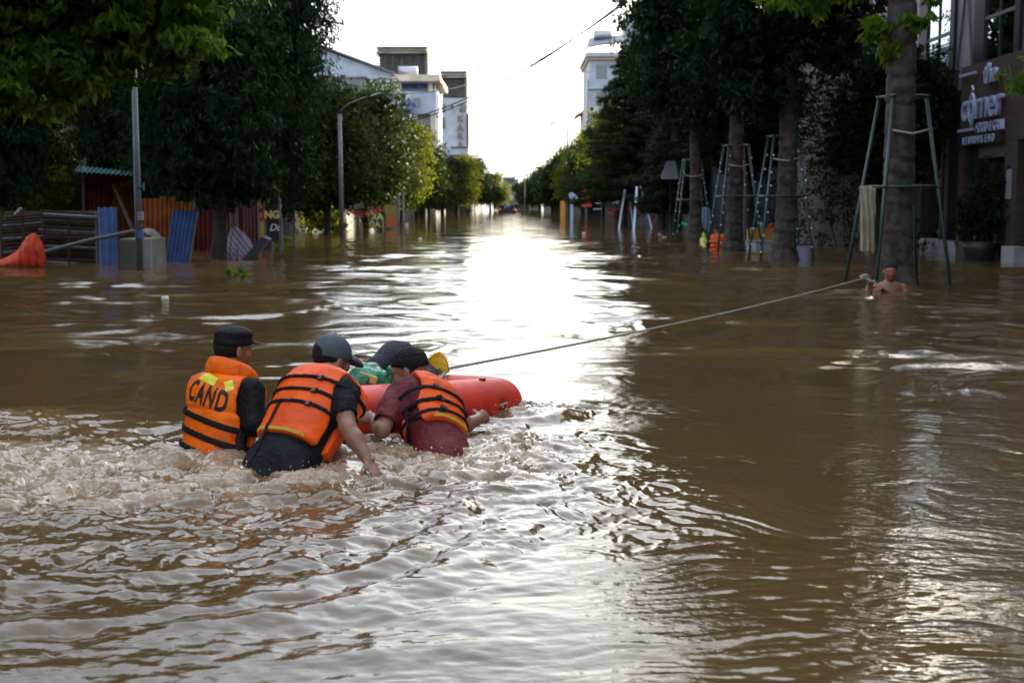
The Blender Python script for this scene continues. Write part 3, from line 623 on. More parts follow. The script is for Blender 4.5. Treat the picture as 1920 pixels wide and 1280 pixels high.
def text3(name, txt, loc, size, m, par, rot, ext=.02, bold=0, space=1, sx=1, align='CENTER', shear=0):
    cu = bpy.data.curves.new(name, 'FONT'); cu.body = txt; cu.size = size; cu.align_x = align; cu.align_y = 'CENTER'; cu.extrude = ext; cu.offset = bold; cu.space_character = space; cu.resolution_u = 4; cu.shear = shear
    o = bpy.data.objects.new('lettering_tmp', cu); C.objects.link(o); dg = bpy.context.evaluated_depsgraph_get(); dg.update()
    me = bpy.data.meshes.new_from_object(o.evaluated_get(dg)); bpy.data.objects.remove(o); bpy.data.curves.remove(cu)
    me.transform(Matrix.Translation(loc) @ rot.to_4x4() @ Matrix.Diagonal((sx, 1, 1, 1))); me.name = name
    me.materials.clear(); q = link(name, me, m, par)
    if par is not None: q.matrix_parent_inverse = Matrix.LocRotScale(par.location, par.rotation_euler, par.scale).inverted()
    return q
FRONT = Matrix.Rotation(pi / 2, 3, 'X'); SIDE = Matrix(((0, 0, -1), (-1, 0, 0), (0, 1, 0)))
for k, ch in enumerate('KARA'): text3('letter', ch, P(863, 223 + k * 16.5, 204.7), 1.35, LETG, T3, FRONT, .06, .07)
# --- street end
B = lbl('distant_house', 'hazy grey-blue house closing the far end of the street', 'house'); prect('wall', 944, 336, 972, 384, 262, 10, WALLG, B); prect('roof', 943, 332, 966, 336.5, 261, 12, ROOFG, B); prect('lower_roof', 950, 345, 980, 349, 258, 10, TEAL, B); prect('front_wall', 955, 349, 976, 375, 259, 3, WALLG, B); prect('window', 958, 352, 966, 358, 258.8, .2, GLASS, B)
B = lbl('distant_house', 'small pinkish sunlit house at the street end behind the last left tree', 'house'); prect('wall', 944, 348, 957, 372, 240, 8, mat('pink_plaster', (.6, .42, .36), .8), B); prect('roof', 943, 346, 958, 348.5, 239, 9, WALLC, B)
B = lbl('distant_house', 'low white-fronted house at the very end of the water', 'house'); prect('wall', 955, 362, 990, 380, 250, 6, WALLW, B); prect('roof', 953, 375, 992, 380, 247, 3, ROOFG, B)
# --- right: white corniced building
d = 128.0
B = lbl('corniced_building', 'white multi-storey building with stepped cornice and dark rooftop awning behind the feathery tree', 'building')
prect('wall', 1104, 108, 1250, 330, d, 12, WALLW, B); prect('cornice', 1099, 98, 1255, 106, d - .8, 13, WALLW, B); prect('cornice', 1102, 106, 1252, 112, d - .4, 13, WALLC, B)
for y_ in (164, 212): prect('string_course', 1102, y_, 1252, y_ + 3, d - .3, 1, WALLW, B)
for x_ in (1118, 1152, 1186, 1214):
    for y_ in (122, 174, 222): prect('window', x_, y_, x_ + 20, y_ + 26, d - .05, .04, GLASS, B)
m = MB(); a, b_, c_, e_ = P(1100, 90, d - 1), P(1255, 66, d - 1), P(1260, 58, d + 5), P(1104, 74, d + 5); m.add([tuple(a), tuple(b_), tuple(c_), tuple(e_)] + [tuple(q + Vector((0, 0, .15))) for q in (a, b_, c_, e_)], [(3, 2, 1, 0), (4, 5, 6, 7), (0, 1, 5, 4), (1, 2, 6, 5), (2, 3, 7, 6), (3, 0, 4, 7)]); m.build('awning', ROOFG, B)
for x_ in (1108, 1143, 1180): prect('post', x_, 78, x_ + 1.5, 99, d - .6, .1, WALLW, B)
prect('side_pipe', 1101, 150, 1103.5, 330, d - .2, .2, BLACKM, B)
B = lbl('rooftop_block', 'plain blue-grey rooftop block above the white corniced building', 'building'); prect('wall', 1178, 29, 1300, 330, d + 14, 10, mat('bluegrey', (.25, .27, .33), .8), B); prect('coping', 1177, 27.5, 1301, 30, d + 13.7, 10.5, ROOFG, B); prect('panel_joint', 1212, 30, 1213, 70, d + 13.9, .1, ROOFG, B); prect('windows_band', 1180, 66, 1240, 78, d + 13.9, .08, GLASS, B)
B = lbl('small_rooftop_house', 'small house with red porch roof peeping over trees beside the white corniced building', 'house'); prect('wall', 1092, 206, 1103, 330, 150, 6, WALLC, B)
m = MB(); a, b_ = P(1079, 221, 149), P(1094, 212, 149); m.add([tuple(q + o_) for o_ in (Vector((0, 0, 0)), Vector((0, 5, 0))) for q in (a, b_, b_ + Vector((0, 0, .3)), a + Vector((0, 0, .3)))], [(0, 1, 2, 3), (7, 6, 5, 4), (0, 4, 5, 1), (1, 5, 6, 2), (2, 6, 7, 3), (3, 7, 4, 0)]); m.build('porch_roof', mat('red_tiles', (.30, .09, .06), .8), B)
prect('post', 1080, 220, 1081.5, 300, 149, .15, WALLW, B)
B = lbl('shop_building', 'white shop front with dark emblem and red-tipped blue awning between the trees', 'shop'); prect('wall', 1238, 196, 1330, 330, 74, 8, WALLW, B); prect('sign_band', 1236, 186, 1330, 198, 73.6, .3, WALLW, B); prect('emblem', 1243, 203, 1253, 222, 73.9, .06, BLACKM, B)
prect('awning', 1228, 236, 1290, 242, 70, 3.5, mat('blue_awning', (.25, .38, .62), .5), B); prect('awning_tip', 1254, 240, 1268, 249, 69.6, .4, mat('red_canvas', (.55, .03, .04), .6), B); prect('shop_floor', 1236, 300, 1330, 400, 73.5, .3, LOUV, B)
m = MB(); p0 = P(1240, 335, 58); m.quad(P(1242, 336, 57), P(1272, 336, 57), P(1266, 302, 59), P(1250, 302, 59)); m.quad(P(1272, 336, 57), P(1282, 330, 60.5), P(1266, 302, 59)); m.quad(P(1242, 336, 57), P(1236, 330, 60.5), P(1250, 302, 59)); m.tube([P(1258, 302, 59), (P(1258, 302, 59).x, 59, -.5)], .04, 6); tag(m.build('grey_parasol', mat('grey_canvas', (.03, .033, .04), .85)), 'closed-sloping grey parasol in the shade under the small feathery tree', 'parasol')
# --- navy building filling the gap behind the staked trees
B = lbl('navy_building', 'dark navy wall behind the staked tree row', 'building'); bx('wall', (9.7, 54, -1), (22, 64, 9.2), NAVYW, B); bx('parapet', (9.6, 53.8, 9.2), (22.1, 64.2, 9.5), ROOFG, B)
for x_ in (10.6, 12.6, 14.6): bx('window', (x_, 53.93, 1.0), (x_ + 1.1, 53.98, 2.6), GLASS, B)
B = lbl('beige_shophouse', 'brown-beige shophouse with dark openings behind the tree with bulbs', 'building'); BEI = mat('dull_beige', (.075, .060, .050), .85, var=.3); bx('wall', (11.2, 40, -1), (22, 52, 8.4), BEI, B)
for z_ in (.2, 3.6): 
    for x_ in (11.9, 14.2): bx('window', (x_, 39.93, z_ + .3), (x_ + 1.5, 39.97, z_ + 2.3), GLASS, B)
bx('shop_sign', (11.6, 39.8, 2.9), (16, 39.95, 3.5), BLUEP, B); bx('pillar', (11.0, 39.7, -1), (11.5, 40.2, 8), PANELW, B)
# --- corner cafe on the right: facade runs along the street
X = 11.0
B = lbl('corner_cafe', 'black steel and glass cafe front with brick wall and raised silver name sign', 'cafe')
bx('inner_wall', (X + .5, -12, -1), (X + 8, 36.2, 9.6), LOUV, B); bx('roof_slab', (X - .1, -12, 9.6), (X + 8.2, 36.4, 9.9), BLACKM, B)
bx('end_wall', (X - .02, 35.35, -1), (X + .5, 35.95, 9.6), PANELW, B); bx('end_wall_return', (X + .5, 36.2, -1), (X + 8, 36.4, 9.6), WALLG, B)
bx('floor_band', (X - .05, -12, 3.45), (X + .5, 35.3, 4.02), BLACKM, B)
def bay(y1, glass):                       # y1 = far edge of a 4.2 m bay
    bx('column', (X - .12, y1 - .35, 0), (X + .4, y1 + .33, 9.6), BLACKM, B)
    w = bx('window', (X - .07, y1 - 2.15, 4.02), (X - .04, y1 - .352, 9.6), PANE, B)
    for yy in (y1 - 1.25,): q = bx('mullion', (X - .10, yy - .035, 4.02), (X - .072, yy + .035, 9.6), BLACKM, None); q.parent = w
    for zz in (5.5, 7.3): q = bx('transom', (X - .104, y1 - 2.15, zz - .04), (X - .073, y1 - .352, zz + .04), mat_transom, None); q.parent = w
    bx('column', (X - .12, y1 - 2.45, 0), (X + .4, y1 - 2.152, 9.6), BLACKM, B)
    p = bx('panel', (X - .03, y1 - 3.85, 4.02), (X + .03, y1 - 2.452, 9.6), PANELW, B)
    for (ya, za, yb, zb) in ((y1 - 2.5, 4.1, y1 - 3.12, 6.6), (y1 - 3.8, 4.1, y1 - 3.18, 6.6), (y1 - 2.5, 9.1, y1 - 3.12, 6.6), (y1 - 3.8, 9.1, y1 - 3.18, 6.6)):
        q = MB().tube([(X - .07, ya, za), (X - .07, yb, zb)], .035, 4).build('brace', mat_transom, None); q.parent = p
mat_transom = mat('grey_steel', (.12, .12, .13), .5)
for k in range(11): bay(34.85 - 4.2 * k, 1)
# ground floor: far bays glass and dark, then the brick wall with the sign
for yy in (34.6, 33.1, 31.7): bx('post', (X - .06, yy - .07, -1), (X + .05, yy + .07, 3.45), BLACKM, B)
for ya, yb in ((31.8, 33.0), (33.2, 34.5)): bx('shop_window', (X + .1, ya, .45), (X + .12, yb, 3.4), PANE, B)
bx('plinth', (X - .2, 30.6, -1), (X + .3, 35.3, .33), KERBW, B)
bx('brick_wall', (X - .22, 26.6, 2.62), (X + .3, 31.4, 4.5), BRICK, B); bx('brick_column', (X - .22, 27.75, -1), (X + .3, 28.45, 2.616), BRICK, B); bx('brick_column', (X - .22, 31.0, -1), (X + .3, 31.4, 2.616), BRICK, B)
bx('brick_wall', (X - .22, 10, -1), (X + .3, 26.596, 4.5), BRICK, B)
bx('lintel', (X - .12, 28.46, 2.3), (X + .2, 30.99, 2.612), mat_transom, B); bx('door', (X + .2, 28.46, -.8), (X + .26, 30.99, 2.29), PANE, B); bx('door_frame', (X + .12, 29.68, -.8), (X + .195, 29.78, 2.29), BLACKM, B)
bx('menu_board', (X - .27, 27.98, 1.35), (X - .225, 28.2, 2.0), PANELW, B); bx('white_step', (X - .5, 27.0, -1), (X - .23, 27.7, .35), KERBW, B)
SG = lbl('cafe_sign', 'raised silver letters reading the corner FOOD & GRILL on the brick wall', 'sign', (X - .24, 29.9, 3.6)); xs = X - .30
text3('lettering', 'the', (xs, 29.25, 4.16), .62, LETW, SG, SIDE, .04, .012, .95)
text3('lettering', 'corner', (xs, 29.75, 3.50), .98, LETW, SG, SIDE, .05, .004, 1.0, .93)
text3('lettering', 'FOOD & GRILL', (xs, 29.2, 2.98), .33, LETW, SG, SIDE, .02, .0, 1.04, .78)
MB().box((xs, 30.75, 4.28), (.06, 1.05, .06)).build('sign_bar', LETW, SG); MB().box((xs, 30.75, 2.98), (.06, 1.0, .06)).build('sign_bar', LETW, SG)
ap = MB(); ap.tube([(xs - .02, 30.33 + .17 * cos(a), 3.46 + .33 * sin(a)) for a in np.linspace(0, 2 * pi, 20)], .035, 6, False); ap.tube([(xs - .02, 30.33, 3.79), (xs - .02, 30.27, 3.88), (xs - .02, 30.36, 3.98)], .025, 6); ap.tube([(xs - .02, 30.38, 3.13), (xs - .02, 30.33, 3.04), (xs - .02, 30.26, 3.12)], .025, 6); ap.build('emblem', LETW, SG)
sb = lbl('cafe_sign', 'narrow lit-looking white strip of spaced letters under the silver name sign', 'sign', (X - .24, 29.7, 2.7)); bx('board', (X - .30, 28.5, 2.60), (X - .225, 31.35, 2.83), BLACKM, sb); text3('lettering', 'A E U I U I I S  E A D', (X - .315, 29.9, 2.715), .25, LETW, sb, SIDE, .01, .004, 1.02, .92)
sg2 = lbl('design_sign', 'faded grey-green DESIGN sign with round emblem beyond the ringed trunk', 'sign', (X, 34.5, 3.8)); LG = mat('faded_letters', (.22, .27, .24), .6)
text3('lettering', 'DESIGN', (X - .16, 34.35, 3.82), .62, LG, sg2, SIDE, .03, .01, .95, 1.05); bx('board', (X - .14, 33.3, 3.15), (X - .1, 34.9, 3.42), mat('sign_green', (.04, .09, .08), .6), sg2)
ap = MB(); ap.tube([(X - .2, 35.6 + .35 * cos(a), 3.35 + .5 * sin(a)) for a in np.linspace(0, 2 * pi, 20)], .07, 6, False); ap.build('emblem', mat('cream_ring', (.35, .32, .25), .6), sg2); bx('bracket', (X - .2, 35.3, 3.9), (X, 35.9, 4.0), BLACKM, sg2)
# left bank houses hidden behind the crowns, seen only through gaps
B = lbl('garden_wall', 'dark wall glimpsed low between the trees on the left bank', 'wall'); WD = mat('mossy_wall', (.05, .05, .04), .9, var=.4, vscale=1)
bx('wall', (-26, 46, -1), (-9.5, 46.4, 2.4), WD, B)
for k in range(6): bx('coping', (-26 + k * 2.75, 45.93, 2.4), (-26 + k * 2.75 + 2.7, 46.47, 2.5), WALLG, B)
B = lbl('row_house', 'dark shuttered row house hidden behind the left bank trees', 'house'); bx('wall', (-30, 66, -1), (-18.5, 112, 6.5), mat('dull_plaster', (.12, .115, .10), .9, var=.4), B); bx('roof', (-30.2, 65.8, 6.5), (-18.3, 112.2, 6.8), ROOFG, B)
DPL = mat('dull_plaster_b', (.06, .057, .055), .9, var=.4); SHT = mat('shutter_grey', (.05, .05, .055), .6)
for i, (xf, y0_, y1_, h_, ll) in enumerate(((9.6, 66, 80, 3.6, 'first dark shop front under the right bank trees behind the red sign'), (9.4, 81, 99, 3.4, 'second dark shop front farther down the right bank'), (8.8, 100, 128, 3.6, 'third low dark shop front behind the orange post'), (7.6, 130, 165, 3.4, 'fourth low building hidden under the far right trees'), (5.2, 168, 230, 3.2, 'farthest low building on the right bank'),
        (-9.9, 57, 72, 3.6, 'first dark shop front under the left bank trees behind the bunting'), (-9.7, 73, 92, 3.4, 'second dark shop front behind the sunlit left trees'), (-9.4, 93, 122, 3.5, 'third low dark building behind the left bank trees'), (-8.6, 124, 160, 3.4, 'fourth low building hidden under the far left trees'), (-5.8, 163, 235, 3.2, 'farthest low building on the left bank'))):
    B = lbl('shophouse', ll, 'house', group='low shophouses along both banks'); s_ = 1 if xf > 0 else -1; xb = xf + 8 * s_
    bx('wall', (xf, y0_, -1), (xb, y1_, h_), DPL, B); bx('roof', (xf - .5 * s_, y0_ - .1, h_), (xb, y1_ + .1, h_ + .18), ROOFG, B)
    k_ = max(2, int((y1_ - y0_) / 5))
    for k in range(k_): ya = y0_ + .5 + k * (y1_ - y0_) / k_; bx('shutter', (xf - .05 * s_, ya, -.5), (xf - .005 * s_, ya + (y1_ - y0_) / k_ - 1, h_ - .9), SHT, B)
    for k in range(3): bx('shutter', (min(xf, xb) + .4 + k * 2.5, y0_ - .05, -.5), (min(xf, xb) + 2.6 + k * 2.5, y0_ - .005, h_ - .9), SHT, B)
B = lbl('end_hedge', 'low dark hedge closing the water at the far end of the street', 'hedge'); bx('foliage_mass', (-4.5, 268, -1), (5.5, 272, 1.75), mat('far_hedge', (.03, .04, .03), .9, var=.5, vscale=2), B)

B = lbl('street_block', 'plain shophouse block on the left side behind the picture', 'building'); bx('wall', (-24, -24, -1), (-13.5, 20, 9.5), DPL, B); bx('roof', (-24.2, -24.2, 9.5), (-13.3, 20.2, 9.8), ROOFG, B)

# rooftop and facade clutter on the far buildings: tanks, air conditioners, aerials
TANK = mat('steel_tank', (.35, .36, .38), .35, metal=.6); ACW = mat('ac_unit', (.45, .45, .44), .6)
def tank(px, py, d, label):
    t = lbl('water_tank', label, 'water tank', P(px, py, d)); q = P(px, py, d); MB().tube([q - Vector((.9, 0, 0)), q + Vector((.9, 0, 0))], .5, 14).build('drum', TANK, t, True)
    for s_ in (-.6, .6): MB().box(q + Vector((s_, 0, -.65)), (.08, .8, .7)).build('stand', BLACKM, t)
tank(765, 135, 124, 'steel water tank on the roof of the stepped white block'); tank(1130, 66, 131, 'steel water tank above the awning of the corniced building')
for (px, py, d, ll) in ((775, 222, 115.2, 'air conditioner on the lower wall of the stepped block'), (760, 181, 114.5, 'air conditioner high on the projecting parapet'), (1145, 160, 127.4, 'air conditioner under the first string course of the corniced building'), (1112, 205, 127.4, 'air conditioner near the edge of the corniced building'), (850, 200, 204.3, 'air conditioner on the wall with the vertical letters')):
    q = P(px, py, d); t = lbl('air_conditioner', ll, 'air conditioner', q); MB().box(q, (.85, .35, .6)).build('case', ACW, t); MB().tube([q + Vector((-.15, -.19, 0)), q + Vector((-.15, -.176, 0))], .22, 14).build('fan_grille', BLACKM, t)
for (px, y0_, y1_, d, ll) in ((720, 80, 90, 152, 'thin aerial on the tallest louvered tower'), (812, 120, 142, 119, 'thin aerial on the roof edge of the stepped block'), (1190, 12, 30, 143, 'thin aerial on the blue-grey rooftop block')):
    a, b = P(px, y1_, d), P(px, y0_, d); t = lbl('aerial', ll, 'aerial', a); MB().tube([a, b], .04, 5).build('mast', BLACKM, t)
    for k in (.6, .8, .95): q = a.lerp(b, k); MB().tube([q - Vector((.5, 0, 0)), q + Vector((.5, 0, 0))], .025, 4).build('rod', BLACKM, t)
Bs = [o for o in C.objects if o.name.startswith('corniced_building')][0]
for y_ in (150, 202): prect('balcony', 1152, y_, 1206, y_ + 12, 127.0, 1.0, WALLC, Bs)
Bs = [o for o in C.objects if o.name.startswith('stepped_building')][0]
for x_ in (716, 742, 776): w = prect('window', x_, 184, x_ + 12, 200, 114.93, .05, GLASS, Bs)

B = lbl('sun_blocker', 'added tall plain dark block behind the right-hand crowns, keeping low sun off the left trees', 'building'); bx('wall', (13.2, 65, -1), (24, 84, 17), NAVYW, B); bx('parapet', (13.1, 64.9, 17), (24.1, 84.1, 17.4), ROOFG, B)  # building added to block the low sun from the dark left tree
for z_ in (5, 8.2, 11.4, 14.4):
    for x_ in (14.2, 17.2, 20.2): bx('window', (x_, 64.94, z_), (x_ + 1.6, 64.98, z_ + 1.5), GLASS, B)
# ------------------------------------------------------------ people: bodies as one continuous surface each
def surfnet(name, F, o, h, flip=False):
    s = F < 0
    c = np.zeros(tuple(n - 1 for n in F.shape), np.int8)
    for dx in (0, 1):
        for dy in (0, 1):
            for dz in (0, 1):
                c += s[dx:F.shape[0] - 1 + dx, dy:F.shape[1] - 1 + dy, dz:F.shape[2] - 1 + dz]
    act = (c > 0) & (c < 8); ii = np.argwhere(act)
    if len(ii) == 0: raise ValueError('empty surface ' + name)
    idx = -np.ones(act.shape, np.int32); idx[act] = np.arange(len(ii))
    cor = [(dx, dy, dz) for dx in (0, 1) for dy in (0, 1) for dz in (0, 1)]
    vals = np.stack([F[ii[:, 0] + a, ii[:, 1] + b, ii[:, 2] + d] for a, b, d in cor], 1)
    acc = np.zeros((len(ii), 3)); cnt = np.zeros(len(ii))
    for i in range(8):
        for j in range(i + 1, 8):
            if sum(abs(cor[i][k] - cor[j][k]) for k in range(3)) != 1: continue
            a, b = vals[:, i], vals[:, j]; m = (a < 0) != (b < 0); t = np.where(m, a / np.where(m, a - b, 1), 0)
            p = np.array(cor[i]) + t[:, None] * (np.array(cor[j]) - np.array(cor[i])); acc += p * m[:, None]; cnt += m
    v = (ii + acc / cnt[:, None]) * h + np.array(o)
    quads = []
    for ax in range(3):
        a = [slice(None)] * 3; b = [slice(None)] * 3; a[ax] = slice(0, -1); b[ax] = slice(1, None)
        sa, sb = s[tuple(a)], s[tuple(b)]; e = np.argwhere(sa != sb)
        u, w = [(1, 2), (2, 0), (0, 1)][ax]
        ok = (e[:, u] > 0) & (e[:, w] > 0) & (e[:, u] < F.shape[u] - 1) & (e[:, w] < F.shape[w] - 1); e = e[ok]
        sg = sa[e[:, 0], e[:, 1], e[:, 2]]
        def cell(du, dw):
            q = e.copy(); q[:, u] -= du; q[:, w] -= dw; return idx[q[:, 0], q[:, 1], q[:, 2]]
        q = np.stack([cell(1, 1), cell(0, 1), cell(0, 0), cell(1, 0)], 1); q[~sg] = q[~sg][:, ::-1]; quads.append(q)
    q = np.concatenate(quads); q = q[(q >= 0).all(1)]
    return mesh_np(name, v, q)
class Field:
    def __init__(s, lo, hi, h):
        s.o = np.array(lo, float); s.h = h; n = [int((hi[i] - lo[i]) / h) + 1 for i in range(3)]
        s.X = (lo[0] + h * np.arange(n[0], dtype=np.float32))[:, None, None]; s.Y = (lo[1] + h * np.arange(n[1], dtype=np.float32))[None, :, None]; s.Z = (lo[2] + h * np.arange(n[2], dtype=np.float32))[None, None, :]
        s.n = n
    def dot(s, o, a): return (s.X - o[0]) * a[0] + (s.Y - o[1]) * a[1] + (s.Z - o[2]) * a[2]
    def cap(s, a, b, ra, rb=None, flat=None, k=1.0):
        """tapered limb; flat = direction squeezed by k"""
        rb = ra if rb is None else rb; a = Vector(a); b = Vector(b); d = b - a; L2 = d.length_squared
        t = np.clip(s.dot(a, d) / L2, 0, 1)
        px = s.X - a.x - t * d.x; py = s.Y - a.y - t * d.y; pz = s.Z - a.z - t * d.z
        q = px * px + py * py + pz * pz
        if flat is not None:
            f = Vector(flat).normalized(); w = px * f.x + py * f.y + pz * f.z; q = q + w * w * (1 / (k * k) - 1)
        return np.sqrt(q) - (ra + (rb - ra) * t)
    def ell(s, c, axes, r):
        a = [s.dot(c, ax) / rr for ax, rr in zip(axes, r)]
        q = np.sqrt(a[0] ** 2 + a[1] ** 2 + a[2] ** 2); return (q - 1) * min(r)
    def ballrad(s, c, r): return s.ell(c, ((1, 0, 0), (0, 1, 0), (0, 0, 1)), (r, r, r))
    def mesh(s, name, F): return surfnet(name, F, s.o, s.h)
def smin(a, b, k=.02):
    h = np.clip(.5 + .5 * (b - a) / k, 0, 1); return b + (a - b) * h - k * h * (1 - h)
def smax(a, b, k=.01): return -smin(-a, -b, k)
def ruffle(me, amp, sc, seed=0, aniso=(1, 1, 1)):
    n = len(me.vertices); v = np.empty(n * 3, np.float32); me.vertices.foreach_get('co', v); v = v.reshape(-1, 3)
    nr = np.empty(n * 3, np.float32); me.vertex_normals.foreach_get('vector', nr); nr = nr.reshape(-1, 3)
    q = v * np.array(aniso) * sc
    d = amp * (noise3(q[:, 0], q[:, 1], q[:, 2], seed) + .5 * noise3(q[:, 0] * 2.1, q[:, 1] * 2.1, q[:, 2] * 2.1, seed + 9))
    v = v + nr * d[:, None]; me.vertices.foreach_set('co', v.astype(np.float32).ravel()); me.update(); return me

SKIN = mat('skin', (.25, .115, .068), .45, var=.18, vscale=30, bump=.12, bscale=120)
SKIN2 = mat('skin_tanned', (.27, .12, .07), .4, var=.15, vscale=30, bump=.1, bscale=100)
HAIR = mat('hair', (.006, .0055, .006), .7, spec=.3, bump=1.0, bscale=90)
VEST = mat('vest_orange', (.95, .165, .003), .55, spec=.25, noise=(.66, .095, .006), vscale=7, bump=.35, bscale=26)
VEST2 = mat('vest_red_orange', (.96, .115, .006), .5, spec=.3, noise=(.68, .070, .010), vscale=6, bump=.2, bscale=18)
STRAP = mat('webbing_black', (.006, .006, .007), .7, spec=.25, bump=.4, bscale=200)
YEL = mat('reflective_yellow', (.72, .66, .04), .45, var=.1, vscale=60)
BIND = mat('yellow_binding', (.65, .45, .05), .6)
INK = mat('black_print', (.012, .012, .014), .6)
BLACKCL = mat('black_cloth', (.006, .0065, .009), .75, spec=.25, bump=.7, bscale=38)
MAROON = mat('maroon_cloth', (.105, .007, .012), .6, spec=.3, bump=.5, bscale=30)
GREYCAP = mat('grey_cap_cloth', (.055, .078, .095), .75, bump=.3, bscale=300, var=.2, vscale=25)
NAVY = mat('navy_cloth', (.010, .012, .022), .65, spec=.3, bump=.5, bscale=40)
BUCKLE = mat('buckle', (.02, .02, .022), .3)

def frame(pel, neck, H):
    U = (neck - pel).normalized(); H = Vector(H); F = (H - U * H.dot(U)).normalized(); Rv = F.cross(U).normalized(); return Rv, F, U
class Torso:
    PT = [-.45, -.15, 0, .25, .5, .78, .92, 1.0, 1.08]
    PW = [.150, .172, .168, .150, .160, .186, .172, .105, .055]
    PH = [.100, .118, .118, .108, .118, .122, .100, .075, .052]
    def __init__(s, f, pel, neck, H, w=1.0):
        s.f = f; s.pel = pel; s.neck = neck; s.R, s.F, s.U = frame(pel, neck, H); s.L = (neck - pel).length; s.w = w
        s.a = f.dot(pel, s.R); s.b = f.dot(pel, s.F); s.c = f.dot(pel, s.U)
    def at(s, a, b, c): return s.pel + s.R * a + s.F * b + s.U * c
    def loft(s, off=0, p=2.0, hump=.0):
        t = s.c / s.L; w = (np.interp(t, s.PT, s.PW) * s.w + off).astype(np.float32); h = (np.interp(t, s.PT, s.PH) * s.w + off).astype(np.float32)
        q = (np.abs(s.a / w) ** p + np.abs(s.b / h) ** p + 1e-9) ** (1 / p)
        return smax((q - 1) * np.minimum(w, h), s.c - s.L * 1.03, .02)
def head_fields(f, hc, Rh, Fh, Uh, s=1.0):
    """returns skull+face sdf; hc = centre of the cranium"""
    A = (Rh, Fh, Uh); at = lambda a, b, c: hc + (Rh * a + Fh * b + Uh * c) * s
    d = f.ell(at(0, -.008, .012), A, [x * s for x in (.075, .095, .088)])
    d = smin(d, f.ell(at(0, .028, -.055), A, [x * s for x in (.056, .062, .068)]), .03 * s)
    d = smin(d, f.ell(at(0, .066, -.098), A, [x * s for x in (.024, .02, .018)]), .025 * s)         # chin
    d = smin(d, f.ell(at(0, .074, .008), A, [x * s for x in (.050, .016, .014)]), .02 * s)          # brow
    d = smin(d, f.cap(at(0, .084, -.008), at(0, .104, -.044), .009 * s, .0135 * s), .012 * s)       # nose
    for q in (-1, 1):
        d = smin(d, f.ell(at(q * .040, .066, -.040), A, [x * s for x in (.024, .02, .022)]), .02 * s)   # cheek
        d = smax(d, -f.ell(at(q * .030, .098, -.010), A, [x * s for x in (.017, .014, .011)]), .008 * s)
        d = smin(d, f.ell(at(q * .030, .078, -.011), A, [x * s for x in (.013, .012, .010)]), .004 * s)
        e = f.ell(at(q * .080, -.004, -.022), A, [x * s for x in (.012, .019, .032)])
        e = smax(e, -f.ell(at(q * .090, .004, -.018), A, [x * s for x in (.006, .009, .017)]), .004 * s)
        d = smin(d, e, .008 * s)
    d = smin(d, f.ell(at(0, .090, -.068), A, [x * s for x in (.026, .010, .006)]), .006 * s)
    d = smax(d, -f.ell(at(0, .100, -.0735), A, [x * s for x in (.024, .009, .0028)]), .003 * s)
    d = smin(d, f.ell(at(0, .088, -.081), A, [x * s for x in (.022, .010, .007)]), .006 * s)
    return d
def hand_field(f, wrist, dirn, palmn, s=1.0, curl=.5, side=1):
    """palm, four fingers of different lengths with two bends, and a thumb leaving the side of the palm"""
    D = Vector(dirn).normalized(); N = Vector(palmn); N = (N - D * N.dot(D)).normalized(); Sd = D.cross(N).normalized() * side
    at = lambda a, b, c: wrist + (Sd * a + D * b + N * c) * s
    d = f.cap(at(0, .012, 0), at(.004, .075, 0), .033 * s, .036 * s, N, .45)
    for i, (x, L) in enumerate(((.030, .070), (.010, .080), (-.010, .076), (-.029, .060))):
        b0 = at(x * .9, .080, 0); an = curl * .9; k1 = b0 + (D * cos(an) + N * sin(an)) * L * .46 * s + Sd * x * .12 * s
        an2 = an + curl * 1.25; k2 = k1 + (D * cos(an2) + N * sin(an2)) * L * .32 * s; an3 = an2 + curl * .8; k3 = k2 + (D * cos(an3) + N * sin(an3)) * L * .24 * s
        e = np.minimum(np.minimum(f.cap(b0, k1, .0098 * s, .0092 * s), f.cap(k1, k2, .0092 * s, .0084 * s)), f.cap(k2, k3, .0084 * s, .0072 * s)); d = smin(d, e, .006 * s)
    t0 = at(.026, .022, .004); t1 = t0 + (Sd * .75 + D * .55 + N * .35 * (1 + curl)).normalized() * .042 * s; t2 = t1 + (Sd * .15 + D * .8 + N * .6).normalized() * .034 * s
    return smin(d, np.minimum(f.cap(t0, t1, .014 * s, .011 * s), f.cap(t1, t2, .011 * s, .0085 * s)), .010 * s)
def decal(name, uv, faces, T, bvh, matl, parent, lift=.0025, rot=0, cu=0, cv=0, side=-1):
    """lay flat print onto the vest: uv metres on the (R,U) plane, thrown along the body's front-back axis"""
    bm = bmesh.new(); vs = [bm.verts.new((u, v, 0)) for u, v in uv]
    for q in faces:
        try: bm.faces.new([vs[i] for i in q])
        except ValueError: pass
    xs = [u for u, v in uv]; ys = [v for u, v in uv]
    for ax, lo, hi in ((0, min(xs), max(xs)), (1, min(ys), max(ys))):
        g = lo + .012
        while g < hi:
            nrm = (1, 0, 0) if ax == 0 else (0, 1, 0); co = (g, 0, 0) if ax == 0 else (0, g, 0)
            bmesh.ops.bisect_plane(bm, geom=bm.verts[:] + bm.edges[:] + bm.faces[:], plane_co=co, plane_no=nrm); g += .012
    for v in bm.verts:
        u, w = v.co.x * cos(rot) - v.co.y * sin(rot) + cu, v.co.x * sin(rot) + v.co.y * cos(rot) + cv
        p = T.at(u, side * .6, w); hit = bvh.ray_cast(p, -T.F * side)
        if hit[0] is None: hit = (T.at(u, side * .12, w), T.F * side)
        v.co = hit[0] + T.F * side * lift
    me = bpy.data.meshes.new(name); bm.to_mesh(me); bm.free(); return link(name, me, matl, parent)
